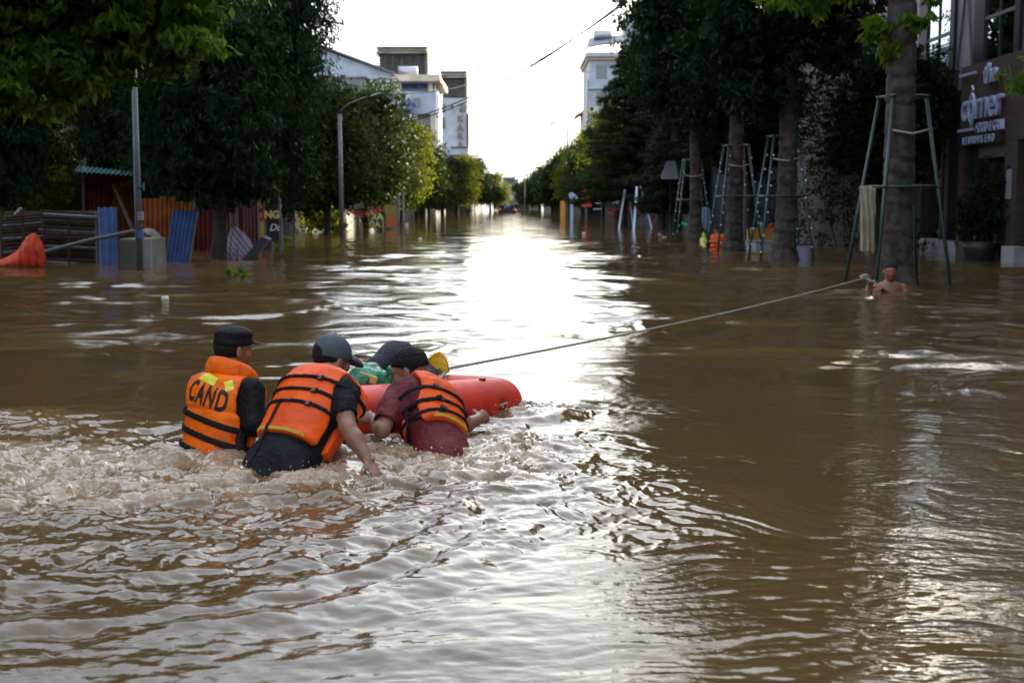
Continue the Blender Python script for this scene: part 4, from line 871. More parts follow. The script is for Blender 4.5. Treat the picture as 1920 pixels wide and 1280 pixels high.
def text_shape(txt, size, space=1.0, bold=.0, shear=0, sx=1.0, align='CENTER', fill=3):
    cu = bpy.data.curves.new('lettering', 'FONT'); cu.body = txt; cu.size = size; cu.align_x = align; cu.align_y = 'CENTER'; cu.space_character = space; cu.offset = bold; cu.resolution_u = fill; cu.shear = shear
    o = bpy.data.objects.new('lettering_tmp', cu); C.objects.link(o); dg = bpy.context.evaluated_depsgraph_get(); dg.update()
    me = bpy.data.meshes.new_from_object(o.evaluated_get(dg)); bpy.data.objects.remove(o); bpy.data.curves.remove(cu)
    uv = [(v.co.x * sx, v.co.y) for v in me.vertices]; fs = [tuple(p.vertices) for p in me.polygons]; bpy.data.meshes.remove(me); return uv, fs
def bvh_of(me): return BVHTree.FromPolygons([v.co.copy() for v in me.vertices], [tuple(p.vertices) for p in me.polygons])

def make_vest(T, f, c0, c1, pel_parent, matl, straps, off=.038, arm_r=.105, gap=.045, collar=None, seam=(), name='life_vest', puff=1.0, sh=.215, wid=.033):
    L = T.L
    v = T.loft(off, 2.5)
    body = v
    v = smax(v, c0 - T.c, .03); v = smax(v, T.c - c1, .035)
    for q in (-1, 1):      # armholes
        sp = T.at(q * sh * T.w, .0, L * .74); lo = T.at(q * (sh + .03) * T.w, .01, L * .44)
        v = smax(v, -f.cap(sp, lo, arm_r * 1.05, arm_r * .62), .02)
        v = smax(v, -f.cap(sp, T.at(q * (sh + .05) * T.w, -.01, L * 1.1), arm_r, arm_r * .8), .02)
        if gap: v = smax(v, -smax(smax(np.abs(T.b - .0) - gap, .10 - q * T.a, .01), T.c - L * .6, .01), .015)
    nk = f.cap(T.at(0, .02, L * .98), T.at(0, .05, L * 1.3), .062, .09); v = smax(v, -nk, .02)
    v = smax(v, -(T.loft(.004, 2.2)), .004)
    for sc_, dep, wd_ in seam: v = v + dep * np.exp(-((T.c - sc_) / wd_) ** 2)
    if collar:
        ring = None; cr, rr, zc, lean_, a0, a1 = collar; pts = []
        for k in range(13):
            a = a0 + (a1 - a0) * k / 12; pts.append(T.at(cr * 1.12 * cos(a), cr * sin(a) + .01, zc + lean_ * cos(a) * .0 - .35 * lean_ * sin(a)))
        for k in range(12):
            e = f.cap(pts[k], pts[k + 1], rr, rr, T.U, 1.25); ring = e if ring is None else np.minimum(ring, e)
        v = smin(v, ring, .012)
    me = ruffle(f.mesh(name, v), .0035 * puff, 17, 3, (1, 1, 1.6))
    vest = link(name, me, matl, pel_parent, True)
    for i, (cc, tilt, wd_) in enumerate(straps):
        band = smax(np.abs(T.c - cc - tilt * T.a) - wd_ / 2, np.abs(body - .004) - .0045, .002)
        s_ = link('strap', f.mesh('strap', band), STRAP, vest, True)
    return vest, me, body
# ================= left man: orange vest marked CAND, black cap =================
def man_a():
    root = empty('person', G(395, 858), 'person in black cap and orange life vest printed CAND, wading waist deep at the left', 'person', 'rescuers in orange life vests pushing the float')

    pel, neck = P(403, 868, 6.50), P(431, 702, 6.60); H = Vector((.54, .84, 0))
    f = Field((-2.0, 6.0, -.25), (-1.13, 7.0, .78), .0066)
    T = Torso(f, pel, neck, H, .95); hc = P(438, 650, 6.66)
    Hh = Vector((.78, .62, -.05)).normalized(); Uh = Vector((.04, .02, 1)); Uh = (Uh - Hh * Uh.dot(Hh)).normalized(); Rh = Hh.cross(Uh)
    tor = T.loft(0, 2.2); tor = smax(tor, -.12 - T.c, .03)
    head = head_fields(f, hc, Rh, Hh, Uh, .98); nk = f.cap(T.at(0, 0, T.L * .95), hc - Uh * .05 - Hh * .015, .058, .052)
    RS = T.at(.178, 0, T.L * .86); RE = P(474, 792, 6.42); RW = P(500, 768, 6.62)
    LS = T.at(-.178, 0, T.L * .86); LE = T.at(-.26, .12, T.L * .35); LW = T.at(-.1, .33, T.L * .3)
    arm = smin(f.cap(RS, RE, .052, .042), f.cap(RE, RW, .041, .030), .01); arm = smin(arm, smin(f.cap(LS, LE, .052, .042), f.cap(LE, LW, .040, .03), .01), .01)
    hnd = np.minimum(hand_field(f, RW, (RW - RE), (-.2, .5, -.8), 1, .55, 1), hand_field(f, LW, (LW - LE), (0, .3, -.9), 1, .5, -1))
    body = smin(smin(smin(tor, nk, .03), head, .02), smin(arm, hnd, .012), .03)
    b = link('body', f.mesh('body', body), SKIN, None, True); b.parent = root; b.matrix_parent_inverse = Matrix.Translation(root.location).inverted()
    PI_ = b.matrix_parent_inverse
    def kid(o): o.parent = root; o.matrix_parent_inverse = PI_; return o
    # black jacket over torso and both arms
    sl = np.minimum(smin(f.cap(RS, RE, .070, .058), f.cap(RE, RW, .057, .044), .02), smin(f.cap(LS, LE, .068, .058), f.cap(LE, LW, .055, .042), .02))
    jk = smax(smin(T.loft(.014, 2.2), sl, .04), -(f.cap(T.at(0, 0, T.L * 1.0), hc, .05, .07)), .01); jk = smax(jk, -.2 - T.c, .01)
    jk = smax(jk, f.dot(RW + (RW - RE).normalized() * .01, (RW - RE).normalized()) * (f.dot(RE, T.R) > -9), .004) if False else jk
    kid(link('jacket', ruffle(f.mesh('jacket', jk), .010, 11, 5, (1, 1, .6)), BLACKCL, None, True))
    vest, me, shell = make_vest(T, f, .012, T.L * 1.0, None, VEST, ((.215, -.20, .034), (.130, -.20, .034), (.05, -.20, .03)), off=.046, arm_r=.098, gap=.05,
                                collar=None, seam=((T.L * .57, .007, .012),), puff=1.25)
    kid(vest)
    # puffed collar
    pts = []
    for k in range(17):
        a = radians_(200 + 215 * k / 16) if False else R(150) + R(235) * k / 16
        pts.append(T.at(.105 * cos(a), .105 * sin(a) + .015, T.L * 1.02 - .02 * sin(a) * 1.2 - .035 * max(0, sin(a)) ))
    col = None
    for k in range(16):
        e = f.cap(pts[k], pts[k + 1], .036, .036, T.U, 1.35); col = e if col is None else np.minimum(col, e)
    col = smin(col, f.cap(pts[-1], pts[-1] + T.F * .07 - T.U * .035, .04, .036, T.U, 1.1), .02)
    cme = ruffle(f.mesh('collar', col), .004, 16, 8); c_ = link('collar', cme, VEST, vest, True)
    bv = bvh_of(me)
    uv, fs = text_shape('CAND', .152, 1.18, .0045, 0, .56, fill=4)
    decal('lettering', uv, fs, T, bv, INK, vest, rot=R(-11), cu=.018, cv=T.L * .71)
    decal('reflective_patch', [(-.065, -.020), (.06, -.020), (.06, .024), (-.065, .024)], [(0, 1, 2, 3)], T, bv, YEL, vest, rot=R(-14), cu=.0, cv=T.L * .905)
    decal('reflective_patch', [(-.024, -.03), (.016, -.03), (.016, .026), (-.024, .026)], [(0, 1, 2, 3)], T, bv, YEL, vest, rot=R(30), cu=.138, cv=T.L * .865)
    for cc, dx in ((.205, -.205), (.15, .19), (.10, .20)):
        mb = MB(); M3 = Matrix((T.R, T.F, T.U)).transposed(); mb.box(T.at(dx, -.0 if dx < 0 else -.05, cc - (.03 if dx < 0 else 0)), (.03, .035, .05), m=M3); kid(mb.build('buckle', BUCKLE, None, bevel=.006))
    # cap with short peak, low hair below it
    d = f.ell(hc + Uh * .018 - Hh * .004, (Rh, Hh, Uh), (.087, .106, .094)); d = smin(d, f.ell(hc + Uh * .075 - Hh * .0, (Rh, Hh, Uh), (.083, .10, .030)), .02)
    d = smax(d, -(f.dot(hc + Uh * .012, Uh)), .01)
    pk = f.ell(hc + Uh * .022 + Hh * .105, (Rh, (Hh - Uh * .12).normalized(), (Uh + Hh * .12).normalized()), (.064, .054, .008))
    d = np.minimum(d, smax(pk, -(f.dot(hc + Hh * .07, Hh)), .004))
    kid(link('cap', f.mesh('cap', d), BLACKCL, None, True))
    hr = smax(f.ell(hc + Uh * .008 - Hh * .012, (Rh, Hh, Uh), (.080, .099, .092)), f.dot(hc + Uh * .015, Uh), .006); hr = smax(hr, f.dot(hc + Hh * .018, Hh), .006); hr = smax(hr, -f.dot(hc - Uh * .068, Uh), .008)
    kid(link('hair', f.mesh('hair', hr), HAIR, None, True))
    return root
# ================= middle man: bending, grey cap =================
def man_b():
    root = empty('person', G(530, 886), 'person in grey baseball cap and orange life vest bending forward, one bare arm reaching down', 'person', 'rescuers in orange life vests pushing the float')
    PI_ = Matrix.Translation(root.location).inverted()
    def kid(o): o.parent = root; o.matrix_parent_inverse = PI_; return o
    pel, neck = P(532, 868, 6.10), P(624, 708, 6.40); H = Vector((.62, .78, 0))
    f = Field((-1.72, 5.62, -.28), (-.56, 6.86, .74), .0072)
    T = Torso(f, pel, neck, H, 1.04); hc = P(623, 669, 6.52)
    Hh = Vector((.72, .66, -.22)).normalized(); Uh = Vector((.12, .1, 1)); Uh = (Uh - Hh * Uh.dot(Hh)).normalized(); Rh = Hh.cross(Uh)
    tor = smax(T.loft(0, 2.2), -.16 - T.c, .03)
    head = head_fields(f, hc, Rh, Hh, Uh, 1.0); nk = f.cap(T.at(0, 0, T.L * .93), hc - Uh * .05 - Hh * .02, .06, .054)
    RS = P(637, 731, 6.22); RE = P(652, 802, 6.04); RW = P(691, 864, 5.93)
    LS = T.at(-.185, .02, T.L * .86); LE = T.at(-.20, .24, T.L * .62); LW = T.at(-.10, .42, T.L * .72)
    arm = smin(f.cap(RS, RE, .054, .043), f.cap(RE, RE.lerp(RW, .35), .042, .043), .015); arm = smin(arm, f.cap(RE.lerp(RW, .35), RW, .042, .027), .02); arm = smin(arm, smin(f.cap(LS, LE, .052, .042), f.cap(LE, LW, .040, .03), .01), .01)
    hnd = np.minimum(hand_field(f, RW, (RW - RE), (-.6, .5, -.4), 1, .25, -1), hand_field(f, LW, (LW - LE), (0, .3, -.9), 1, .5, -1))
    th1 = f.cap(T.at(-.085, 0, -.02), P(498, 900, 6.12) - Vector((0, 0, .22)), .108, .085); th2 = f.cap(T.at(.085, 0, -.02), P(566, 905, 6.0) - Vector((0, 0, .22)), .108, .085)
    body = smin(smin(smin(tor, nk, .03), head, .02), smin(arm, hnd, .012), .03); body = smin(body, smin(th1, th2, .02), .03)
    kid(link('body', f.mesh('body', body), SKIN, None, True))
    sl = np.minimum(f.cap(RS, RS.lerp(RE, .62), .074, .062), smin(f.cap(LS, LE, .068, .058), f.cap(LE, LW, .055, .042), .02))
    jk = smax(smin(T.loft(.016, 2.2), sl, .045), -(f.cap(T.at(0, 0, T.L * 1.0), hc, .05, .07)), .01); jk = smax(jk, .015 - T.c, .01)
    jk = smax(jk, -f.cap(RS.lerp(RE, .62), RE, .052, .052), .006)
    kid(link('shirt', ruffle(f.mesh('shirt', jk), .010, 11, 5), BLACKCL, None, True))
    tr = smin(th1, th2, .03) - .016; tr = smin(tr, smax(T.loft(.018, 2.3), T.c - .06, .01), .03); tr = smax(tr, T.c - .06, .006)
    kid(link('trousers', ruffle(f.mesh('trousers', tr), .013, 11, 6, (1, 1, .7)), BLACKCL, None, True))
    vest, me, shell = make_vest(T, f, .085, T.L * 1.02, None, VEST2, ((T.L * .76, .02, .021), (T.L * .62, .02, .021), (T.L * .48, .02, .021)), off=.050, arm_r=.100, gap=.03, puff=.7, wid=.02)
    kid(vest)
    # crotch strap hanging from the lowest band, and three ladder buckles on the right flank
    bv = bvh_of(me)
    decal('strap', [(-.011, -.19), (.011, -.19), (.011, .0), (-.011, .0)], [(0, 1, 2, 3)], T, bv, STRAP, vest, lift=.006, cu=-.045, cv=T.L * .48)
    decal('binding', [(-.17, -.007), (.17, -.007), (.17, .006), (-.17, .006)], [(0, 1, 2, 3)], T, bv, BIND, vest, lift=.003, cu=.0, cv=.098)
    mb = MB(); q0 = T.at(-.045, -.165, .10); mb.tube([q0, T.at(-.04, -.155, .02), T.at(-.03, -.15, -.10)], .008, 5); kid(mb.build('strap', STRAP, None))
    M3 = Matrix((T.R, T.F, T.U)).transposed()
    for k in (.76, .62, .48):
        mb = MB()
        hit = bv.ray_cast(T.at(.135, -.6, T.L * k), T.F)[0] or T.at(.135, -.15, T.L * k)
        mb.box(hit - T.F * .008, (.034, .012, .026), m=M3); kid(mb.build('buckle', BUCKLE, None, bevel=.003))
        for s_ in (-.007, .007):
            kid(MB().box(hit - T.F * .0155 + T.R * s_, (.0035, .002, .02), m=M3).build('buckle_bar', mat_rb, None))
    # baseball cap: panels, button, visor, rear opening with band
    d = f.ell(hc + Uh * .02 - Hh * .006, (Rh, Hh, Uh), (.088, .108, .098)); d = smax(d, -(f.dot(hc - Uh * .008, (Uh + Hh * .06))), .006)
    op = f.ell(hc - Hh * .10 + Uh * .008, (Rh, Hh, Uh), (.043, .05, .034)); d = smax(d, -smax(op, -(f.dot(hc + Uh * .004, Uh)), .002), .003)
    for a_ in (0, 60, 120):
        nn = Rh * cos(R(a_)) + Hh * sin(R(a_)); d = d + .0016 * np.exp(-(f.dot(hc, nn) / .005) ** 2)
    d = smin(d, f.ballrad(hc + Uh * .119 - Hh * .006, .009), .003)
    Vd = (Hh - Uh * .35).normalized(); Vu = (Uh + Hh * .35).normalized()
    pk = f.ell(hc + Hh * .118 - Uh * .012, (Rh, Vd, Vu), (.070, .062, .032)); pk = smax(np.abs(pk) - .004, -f.dot(hc + Hh * .118 - Uh * .012, Vu), .004); pk = smax(pk, -(f.dot(hc + Hh * .082, Hh)), .004)
    d = np.minimum(d, pk)
    cap_ = kid(link('cap', f.mesh('cap', d), GREYCAP, None, True))
    hr = smax(f.ell(hc + Uh * .008 - Hh * .012, (Rh, Hh, Uh), (.080, .099, .092)), f.dot(hc + Hh * .012, Hh), .006); hr = smax(hr, -f.dot(hc - Uh * .045, Uh), .008); hr = smax(hr, f.dot(hc + Uh * .05, Uh), .006)
    kid(link('hair', f.mesh('hair', hr), HAIR, None, True))
    bd = MB(); bd.tube([hc - Hh * .09 + Rh * (.05 * cos(R(a))) + Hh * (.02 * abs(cos(R(a)))) + Uh * .003 for a in range(0, 181, 20)], .007, 6); kid(bd.build('cap_band', GREYCAP, None, True))
    return root
mat_rb = mat('buckle_pink', (.45, .22, .2), .4)
# ================= right man: maroon shirt, bare head in profile =================
def man_c():
    root = empty('person', G(820, 838), 'bare-headed person in maroon shirt and orange life vest leaning against the red float', 'person', 'rescuers in orange life vests pushing the float')
    PI_ = Matrix.Translation(root.location).inverted()
    def kid(o): o.parent = root; o.matrix_parent_inverse = PI_; return o
    pel, neck = P(829, 852, 6.52), P(790, 724, 6.86); H = Vector((-.72, .70, 0))
    f = Field((-1.02, 6.0, -.28), (.0, 7.42, .64), .0068)
    T = Torso(f, pel, neck, H, .94); hc = P(767, 691, 6.94)
    Hh = Vector((-.93, .18, -.34)).normalized(); Uh = Vector((-.25, .12, 1)); Uh = (Uh - Hh * Uh.dot(Hh)).normalized(); Rh = Hh.cross(Uh)
    tor = smax(T.loft(0, 2.2), -.12 - T.c, .03)
    head = head_fields(f, hc, Rh, Hh, Uh, 1.02); nk = f.cap(T.at(0, 0, T.L * .90), hc - Uh * .055 - Hh * .03, .060, .056)
    LS = P(748, 742, 6.74); LE = P(716, 806, 6.50); LW = P(700, 786, 6.70)
    RS = T.at(.178, 0, T.L * .86); RE = P(876, 796, 6.95); RW = P(898, 785, 7.08)
    arm = smin(f.cap(LS, LE, .054, .043), smin(f.cap(LE, LE.lerp(LW, .4), .043, .042), f.cap(LE.lerp(LW, .4), LW, .041, .028), .02), .012); arm = smin(arm, smin(f.cap(RS, RE, .052, .042), f.cap(RE, RW, .040, .03), .01), .01)
    hnd = np.minimum(hand_field(f, LW, (P(674, 782, 6.72) - LW), (0, .75, -.6), .98, .62, -1), hand_field(f, RW, (RW - RE), (-.2, .8, -.3), 1, .5, 1))
    body = smin(smin(smin(tor, nk, .035), head, .02), smin(arm, hnd, .012), .03)
    kid(link('body', f.mesh('body', body), SKIN, None, True))
    sl = smin(f.cap(LS, LS.lerp(LE, .72), .078, .070), f.cap(RS, RS.lerp(RE, .5), .07, .064), .01)
    tee = smin(T.loft(.014, 2.2), sl, .05); tee = smin(tee, f.cap(T.at(.02, -.03, .10), T.at(.0, -.05, -.08), .105, .11, T.F, .75), .05)
    tee = smax(tee, -(f.cap(T.at(0, 0, T.L * .96), hc, .052, .075)), .008); tee = smax(tee, -f.cap(LS.lerp(LE, .72), LE + (LE - LS) * .3, .058, .058), .006)
    kid(link('shirt', ruffle(f.mesh('shirt', tee), .010, 11, 7, (1, 1, .7)), MAROON, None, True))
    vest, me, shell = make_vest(T, f, T.L * .26, T.L * 1.0, None, VEST2, ((T.L * .66, .04, .022), (T.L * .50, .05, .022), (T.L * .36, .06, .020)), off=.040, arm_r=.105, gap=.05, puff=.8)
    kid(vest)
    bv = bvh_of(me)
    for k, dx in ((.66, -.09), (.5, -.085), (.36, -.08)):
        hit = bv.ray_cast(T.at(dx, -.6, T.L * k), T.F)[0] or T.at(dx, -.16, T.L * k)
        kid(MB().box(hit - T.F * .008, (.05, .016, .026), m=Matrix((T.R, T.F, T.U)).transposed()).build('buckle', BUCKLE, None, bevel=.004))
    decal('binding', [(-.13, -.006), (.13, -.006), (.13, .006), (-.13, .006)], [(0, 1, 2, 3)], T, bv, BIND, vest, lift=.003, cv=T.L * .285)
    # front flap of the vest swinging free with loose straps
    fl = f.cap(P(768, 782, 6.60), P(783, 838, 6.52), .045, .035, Vector((.3, 1, 0)), .45); kid(link('vest_flap', ruffle(f.mesh('vest_flap', fl), .004, 14, 2), VEST2, None, True))
    mb = MB()
    for a, b, c_, e in (((765, 768), (800, 752), (828, 742), 6.58), ((772, 790), (800, 778), (835, 768), 6.54), ((762, 775), (764, 800), (765, 830), 6.52)):
        mb = MB(); mb.tube([P(*a, e), P(*b, e - .03), P(*c_, e)], .010, 5); kid(mb.build('loose_strap', STRAP, None))
    # short hair: thick on top, faded at the sides
    hr = f.ell(hc + Uh * .026 - Hh * .010, (Rh, Hh, Uh), (.083, .105, .096)); hr = smax(hr, -(f.dot(hc + Uh * .012, (Uh - Hh * .30).normalized())), .012)
    sd2 = f.ell(hc + Uh * .014 - Hh * .012, (Rh, Hh, Uh), (.0815, .102, .094)); sd2 = smax(sd2, f.dot(hc + Hh * .02 , (Hh - Uh * .5).normalized()), .01); sd2 = smax(sd2, -(f.dot(hc - Uh * .038 - Hh * .0, (Uh + Hh * .35).normalized())), .01)
    kid(link('hair', ruffle(f.mesh('hair', smin(hr, sd2, .012)), .004, 70, 4), HAIR, None, True))
    return root
# ================= simpler figures seen small =================
def figure(name, loc, label, H, lean=.2, height=.75, group=None, skin=None, top=None, hat=None, arms=((.3, .3, .35), (-.3, .3, .35)), h=.02, scale=1.0, vest=None, headtilt=0, sit=False, cat='person'):
    """torso and head above the water; arms end at (right, forward, up from the pelvis)"""
    root = empty(name, loc, label, cat, group); H = Vector(H).normalized(); up = Vector((0, 0, 1)); q = (up + H * lean).normalized()
    L = .5; pel = Vector((0, 0, height - .78)); neck = pel + q * L
    f = Field((-.62, -.62, min(pel.z - .3, -.3)), (.62, .62, neck.z + .36), h)
    T = Torso(f, pel, neck, H); Hh = (H - up * headtilt).normalized(); Uh = (up + H * .1); Uh = (Uh - Hh * Uh.dot(Hh)).normalized(); Rh = Hh.cross(Uh); hc = neck + q * .06 + up * .085 + H * .02
    tor = smax(T.loft(0, 2.2), -.25 - T.c, .03); head = head_fields(f, hc, Rh, Hh, Uh, 1.05); nk = f.cap(T.at(0, 0, L * .93), hc - Uh * .05, .058, .055)
    arm = None; sleeves = None
    for i, (a, b, c_) in enumerate(arms):
        s_ = 1 if i == 0 else -1; S_ = T.at(s_ * .178, 0, L * .86); E_ = T.at(s_ * .24, .06 + b * .3, L * .42); W_ = T.at(a, b, c_)
        e = smin(f.cap(S_, E_, .05, .042), f.cap(E_, W_, .04, .028), .015); e = smin(e, hand_field(f, W_, W_ - E_, T.F * .4 - up * .8, 1.05, .5, s_), .01)
        arm = e if arm is None else np.minimum(arm, e); g = smin(f.cap(S_, E_, .062, .056), f.cap(E_, E_.lerp(W_, .7), .054, .045), .015); sleeves = g if sleeves is None else np.minimum(sleeves, g)
    b = link('body', f.mesh('body', smin(smin(smin(tor, nk, .03), head, .02), arm, .03)), skin or SKIN2, root, True)
    if top: link('shirt', f.mesh('shirt', smax(smax(smin(T.loft(.02, 2.2), sleeves, .03), -.22 - T.c, .01), -(f.cap(T.at(0, 0, L), hc, .05, .08)), .01)), top, root, True)
    if vest: 
        v = smax(smax(T.loft(.05, 2.5), .02 - T.c, .02), T.c - L * .98, .03)
        for s_ in (-1, 1): v = smax(v, -f.cap(T.at(s_ * .22, 0, L * .8), T.at(s_ * .25, 0, L * .45), .10, .07), .02)
        sh_ = v; v = smax(v, -smax(.03 - T.b * 0 - (.03 - np.abs(T.a)) - .035, -.02 - T.c * 0 + 0 * T.a, .01), .01) if False else v
        vo = link('life_vest', f.mesh('life_vest', v), vest, root, True)
        for cc in (.12, .24): link('strap', f.mesh('strap', smax(np.abs(T.c - cc) - .018, np.abs(T.loft(.056, 2.5)) - .012, .004)), STRAP, vo, True)
    hr = f.ell(hc + Uh * .02 - Hh * .012, (Rh, Hh, Uh), (.088, .108, .102)); hr = smax(hr, -(f.dot(hc + Uh * .022, (Uh - Hh * .25).normalized())), .01)
    if hat: hr = smin(hr, f.ell(hc + Uh * .03, (Rh, Hh, Uh), (.13, .15, .015)), .01)
    link('hat' if hat else 'hair', f.mesh('hair', hr), hat or HAIR, root, True)
    root.scale = (scale,) * 3
    return root
man_a(); man_b(); man_c()
# ------------------------------------------------------------ left bank: sheds, sheets, stacked frames, poles
REDS = mat('red_corrugated', (.085, .014, .012), .7, spec=.2, var=.35, vscale=2.5, bump=.1); ORS = mat('orange_corrugated', (.20, .058, .012), .7, spec=.2, var=.35, vscale=2.5, bump=.1)
BLS = mat('blue_corrugated', (.018, .042, .125), .6, spec=.25, var=.3, vscale=3); PINKS = mat('pinkish_sheet', (.11, .04, .042), .7, spec=.2, var=.3, vscale=3)
RUST = mat('rusty_steel', (.045, .024, .016), .85, spec=.2, var=.5, vscale=8); STEEL = mat('galvanised_steel', (.10, .105, .115), .6, var=.3, vscale=6)
POLE = mat('pale_pole', (.085, .095, .11), .6, var=.2, vscale=3); CONC = mat('concrete_block', (.14, .14, .135), .9, var=.25, vscale=3, bump=.3)
TARP = mat('orange_tarp', (.42, .036, .008), .65, spec=.2, var=.2, vscale=6, bump=.3, bscale=12)
WOODP = mat('wooden_pole', (.15, .13, .11), .8, var=.3, vscale=9)
def sheet(name, a, b, c, e, n, amp, m, par=None, th=.006):
    """corrugated sheet: a,b bottom corners, e,c top corners; ridges run upward"""
    a, b, c, e = map(Vector, (a, b, c, e)); nrm = (b - a).cross(e - a).normalized(); mb = MB(); K = n * 6
    for j in range(5):
        for i in range(K + 1):
            u = i / K; ph = (u * n) % 1; w = amp * (1 if .12 < ph < .38 else -1 if .62 < ph < .88 else sin(2 * pi * ph) * .9)
            p = a.lerp(b, u).lerp(e.lerp(c, u), j / 4) + nrm * w; mb.v.append(tuple(p))
    for j in range(4):
        for i in range(K): q = j * (K + 1) + i; mb.f.append((q, q + 1, q + K + 2, q + K + 1))
    o = len(mb.v); mb.v += [tuple(Vector(v) + nrm * th) for v in mb.v]; nf = len(mb.f); mb.f += [tuple(reversed([i + o for i in f])) for f in mb.f[:nf]]
    return mb.build(name, m, par)
def psheet(name, pts, d, n, amp, m, par=None): return sheet(name, *[P(*p, dd) for p, dd in zip(pts, d if hasattr(d, '__len__') else [d] * 4)], n, amp, m, par)
sh = lbl('site_shed', 'small shed of dark red sheets under a teal sheet roof behind the rusty frames', 'shed', G(190, 470))
psheet('wall_sheet', [(158, 480), (212, 480), (212, 330), (158, 330)], 36, 6, .025, REDS, sh); psheet('wall_sheet', [(212, 480), (262, 480), (262, 330), (212, 330)], [36, 37, 37, 36], 6, .025, ORS, sh)
m = MB(); m.tube([P(158, 480, 35.8), P(156, 322, 35.8)], .035, 6); m.build('post', STEEL, sh); m = MB(); m.tube([P(160, 480, 35.7), P(250, 345, 35.7)], .02, 5); 
psheet('roof_sheet', [(138, 322), (246, 329), (250, 322), (146, 312)], [34.6, 34.6, 37, 37], 12, .02, TEAL, sh)
MB().tube([P(212, 345, 35.5), P(248, 430, 35.5)], .05, 5).build('brace', WOODP, sh)
fn = lbl('site_hoarding', 'hoarding of orange then dark maroon upright corrugated sheets behind the leaning blue sheet', 'fence', G(350, 470))
for k, (x0, x1, yt, mm) in enumerate(((262, 300, 372, ORS), (300, 332, 368, ORS), (332, 362, 378, ORS), (362, 398, 392, REDS), (398, 432, 390, REDS), (432, 456, 385, REDS))): psheet('fence_sheet', [(x0, 485), (x1 - .5, 485), (x1 - .5, yt), (x0, yt)], 34 + .02 * k, 4, .03, mm, fn)
for x_ in (299, 363, 431): prect('post', x_, 372, x_ + 3, 485, 34.3, .08, WOODP, fn)
ps = lbl('pink_panel', 'upright faded pinkish corrugated panel left of the shop banners', 'panel', G(468, 462)); psheet('panel_sheet', [(457, 468), (484, 468), (483, 368), (455, 368)], 33.5, 4, .02, PINKS, ps)
prect('frame_post', 484.5, 366, 487, 468, 33.45, .06, WOODP, ps)
bn = lbl('banner', 'dark red and yellow banner beside the black shop board', 'banner', G(490, 460)); prect('cloth', 487.5, 368, 497.5, 462, 33, .03, mat('red_banner', (.22, .02, .02), .6), bn)
prect('yellow_print', 488, 415, 496, 445, 32.98, .015, mat('yellow_print', (.30, .22, .02), .6), bn); prect('yellow_print', 488, 372, 490.5, 408, 32.98, .015, mat('yellow_print_b', (.25, .18, .02), .6), bn)
sg = lbl('shop_board', 'tall black shop board with yellow and white letters ending Y, NG and Du', 'sign', G(510, 455)); BBL = mat('board_black', (.010, .011, .013), .4); YL = mat('board_yellow', (.55, .52, .16), .5); WL = mat('board_white', (.55, .55, .55), .5)
prect('board', 498, 366, 523, 452, 31.5, .06, BBL, sg); prect('frame_post', 523.2, 360, 525.5, 452, 31.48, .08, STEEL, sg); prect('frame_post', 496, 366, 497.8, 452, 31.48, .08, STEEL, sg)
s31 = 31.42; text3('lettering', 'ỦY' if 0 else 'Y', P(504, 379, s31), .22, YL, sg, FRONT, .004, .008); text3('lettering', 'NG', P(510, 403, s31), .25, YL, sg, FRONT, .004, .012); text3('lettering', 'Du', P(516, 427, s31), .24, WL, sg, FRONT, .004, .004, shear=.3)
prect('frame_post', 524.5, 408, 529, 470, 30.5, .07, STEEL, sg)
# leaning sheets
b1 = psheet('blue_sheet', [(187, 503), (223, 502), (219, 388), (183, 390)], [26.6, 26.6, 27.4, 27.4], 3, .02, BLS); tag(b1, 'upright blue corrugated sheet leaning at the right end of the rusty frame stack', 'metal sheet')
b2 = psheet('blue_sheet', [(309, 498), (352, 497), (370, 396), (324, 394)], [27.6, 27.6, 28.4, 28.4], 6, .02, BLS); tag(b2, 'wider tilted blue corrugated sheet standing in front of the orange hoarding', 'metal sheet')
p_ = MB().tube([P(354, 500, 27.8), P(371, 398, 28.5)], .02, 5).build('edge_strip', WOODP, None); p_.parent = b2
# stack of rusty scaffold frames
st = lbl('scaffold_stack', 'high stack of rusty steel scaffold frames left of the blue sheet', 'scaffold frames', G(95, 490))
rr = random.Random(4)
for k in range(17):
    y0 = 492 - k * 5.9; dd = 27.6 + rr.uniform(-.12, .12)
    if y0 > 398: m = MB(); m.tube([P(6 + rr.uniform(-5, 5), y0 + rr.uniform(-1, 1) + 4, dd), P(82 + rr.uniform(-3, 4), y0 - 3 + rr.uniform(-1, 1), dd)], .026 if k % 3 else .032, 6); m.build('scaffold_tube', RUST if k % 4 else STEEL, st)
    m = MB(); m.tube([P(78 + rr.uniform(-5, 5), y0 - 2 + rr.uniform(-1, 1), dd - .1), P(182 + rr.uniform(-4, 2), y0 + 3 + rr.uniform(-1, 1), dd - .1)], .026 if k % 3 else .034, 6); m.build('scaffold_tube', RUST if k % 5 else STEEL, st)
    m = MB(); a = P(10, y0 + 2, dd + .9); b = P(180, y0 + 1, dd + .9); m.tube([a, b], .05, 5); m.build('scaffold_tube', RUST, st)
for x_ in (4, 44, 84, 130, 182): m = MB(); m.tube([P(x_, 500, 27.35), P(x_ - 2, 398 if x_ < 90 else 396, 27.5)], .022, 6); m.build('upright_tube', STEEL if x_ > 170 else RUST, st)
MB().box2(P(4, 500, 28.0), P(184, 402, 28.45) + Vector((0, .45, 0))).build('inner_load', mat('dark_rust', (.03, .022, .018), .9), st)
MB().tube([P(28, 402, 27.5), P(40, 390, 27.5)], .035, 5).build('cloth_scrap', PANELW, st)
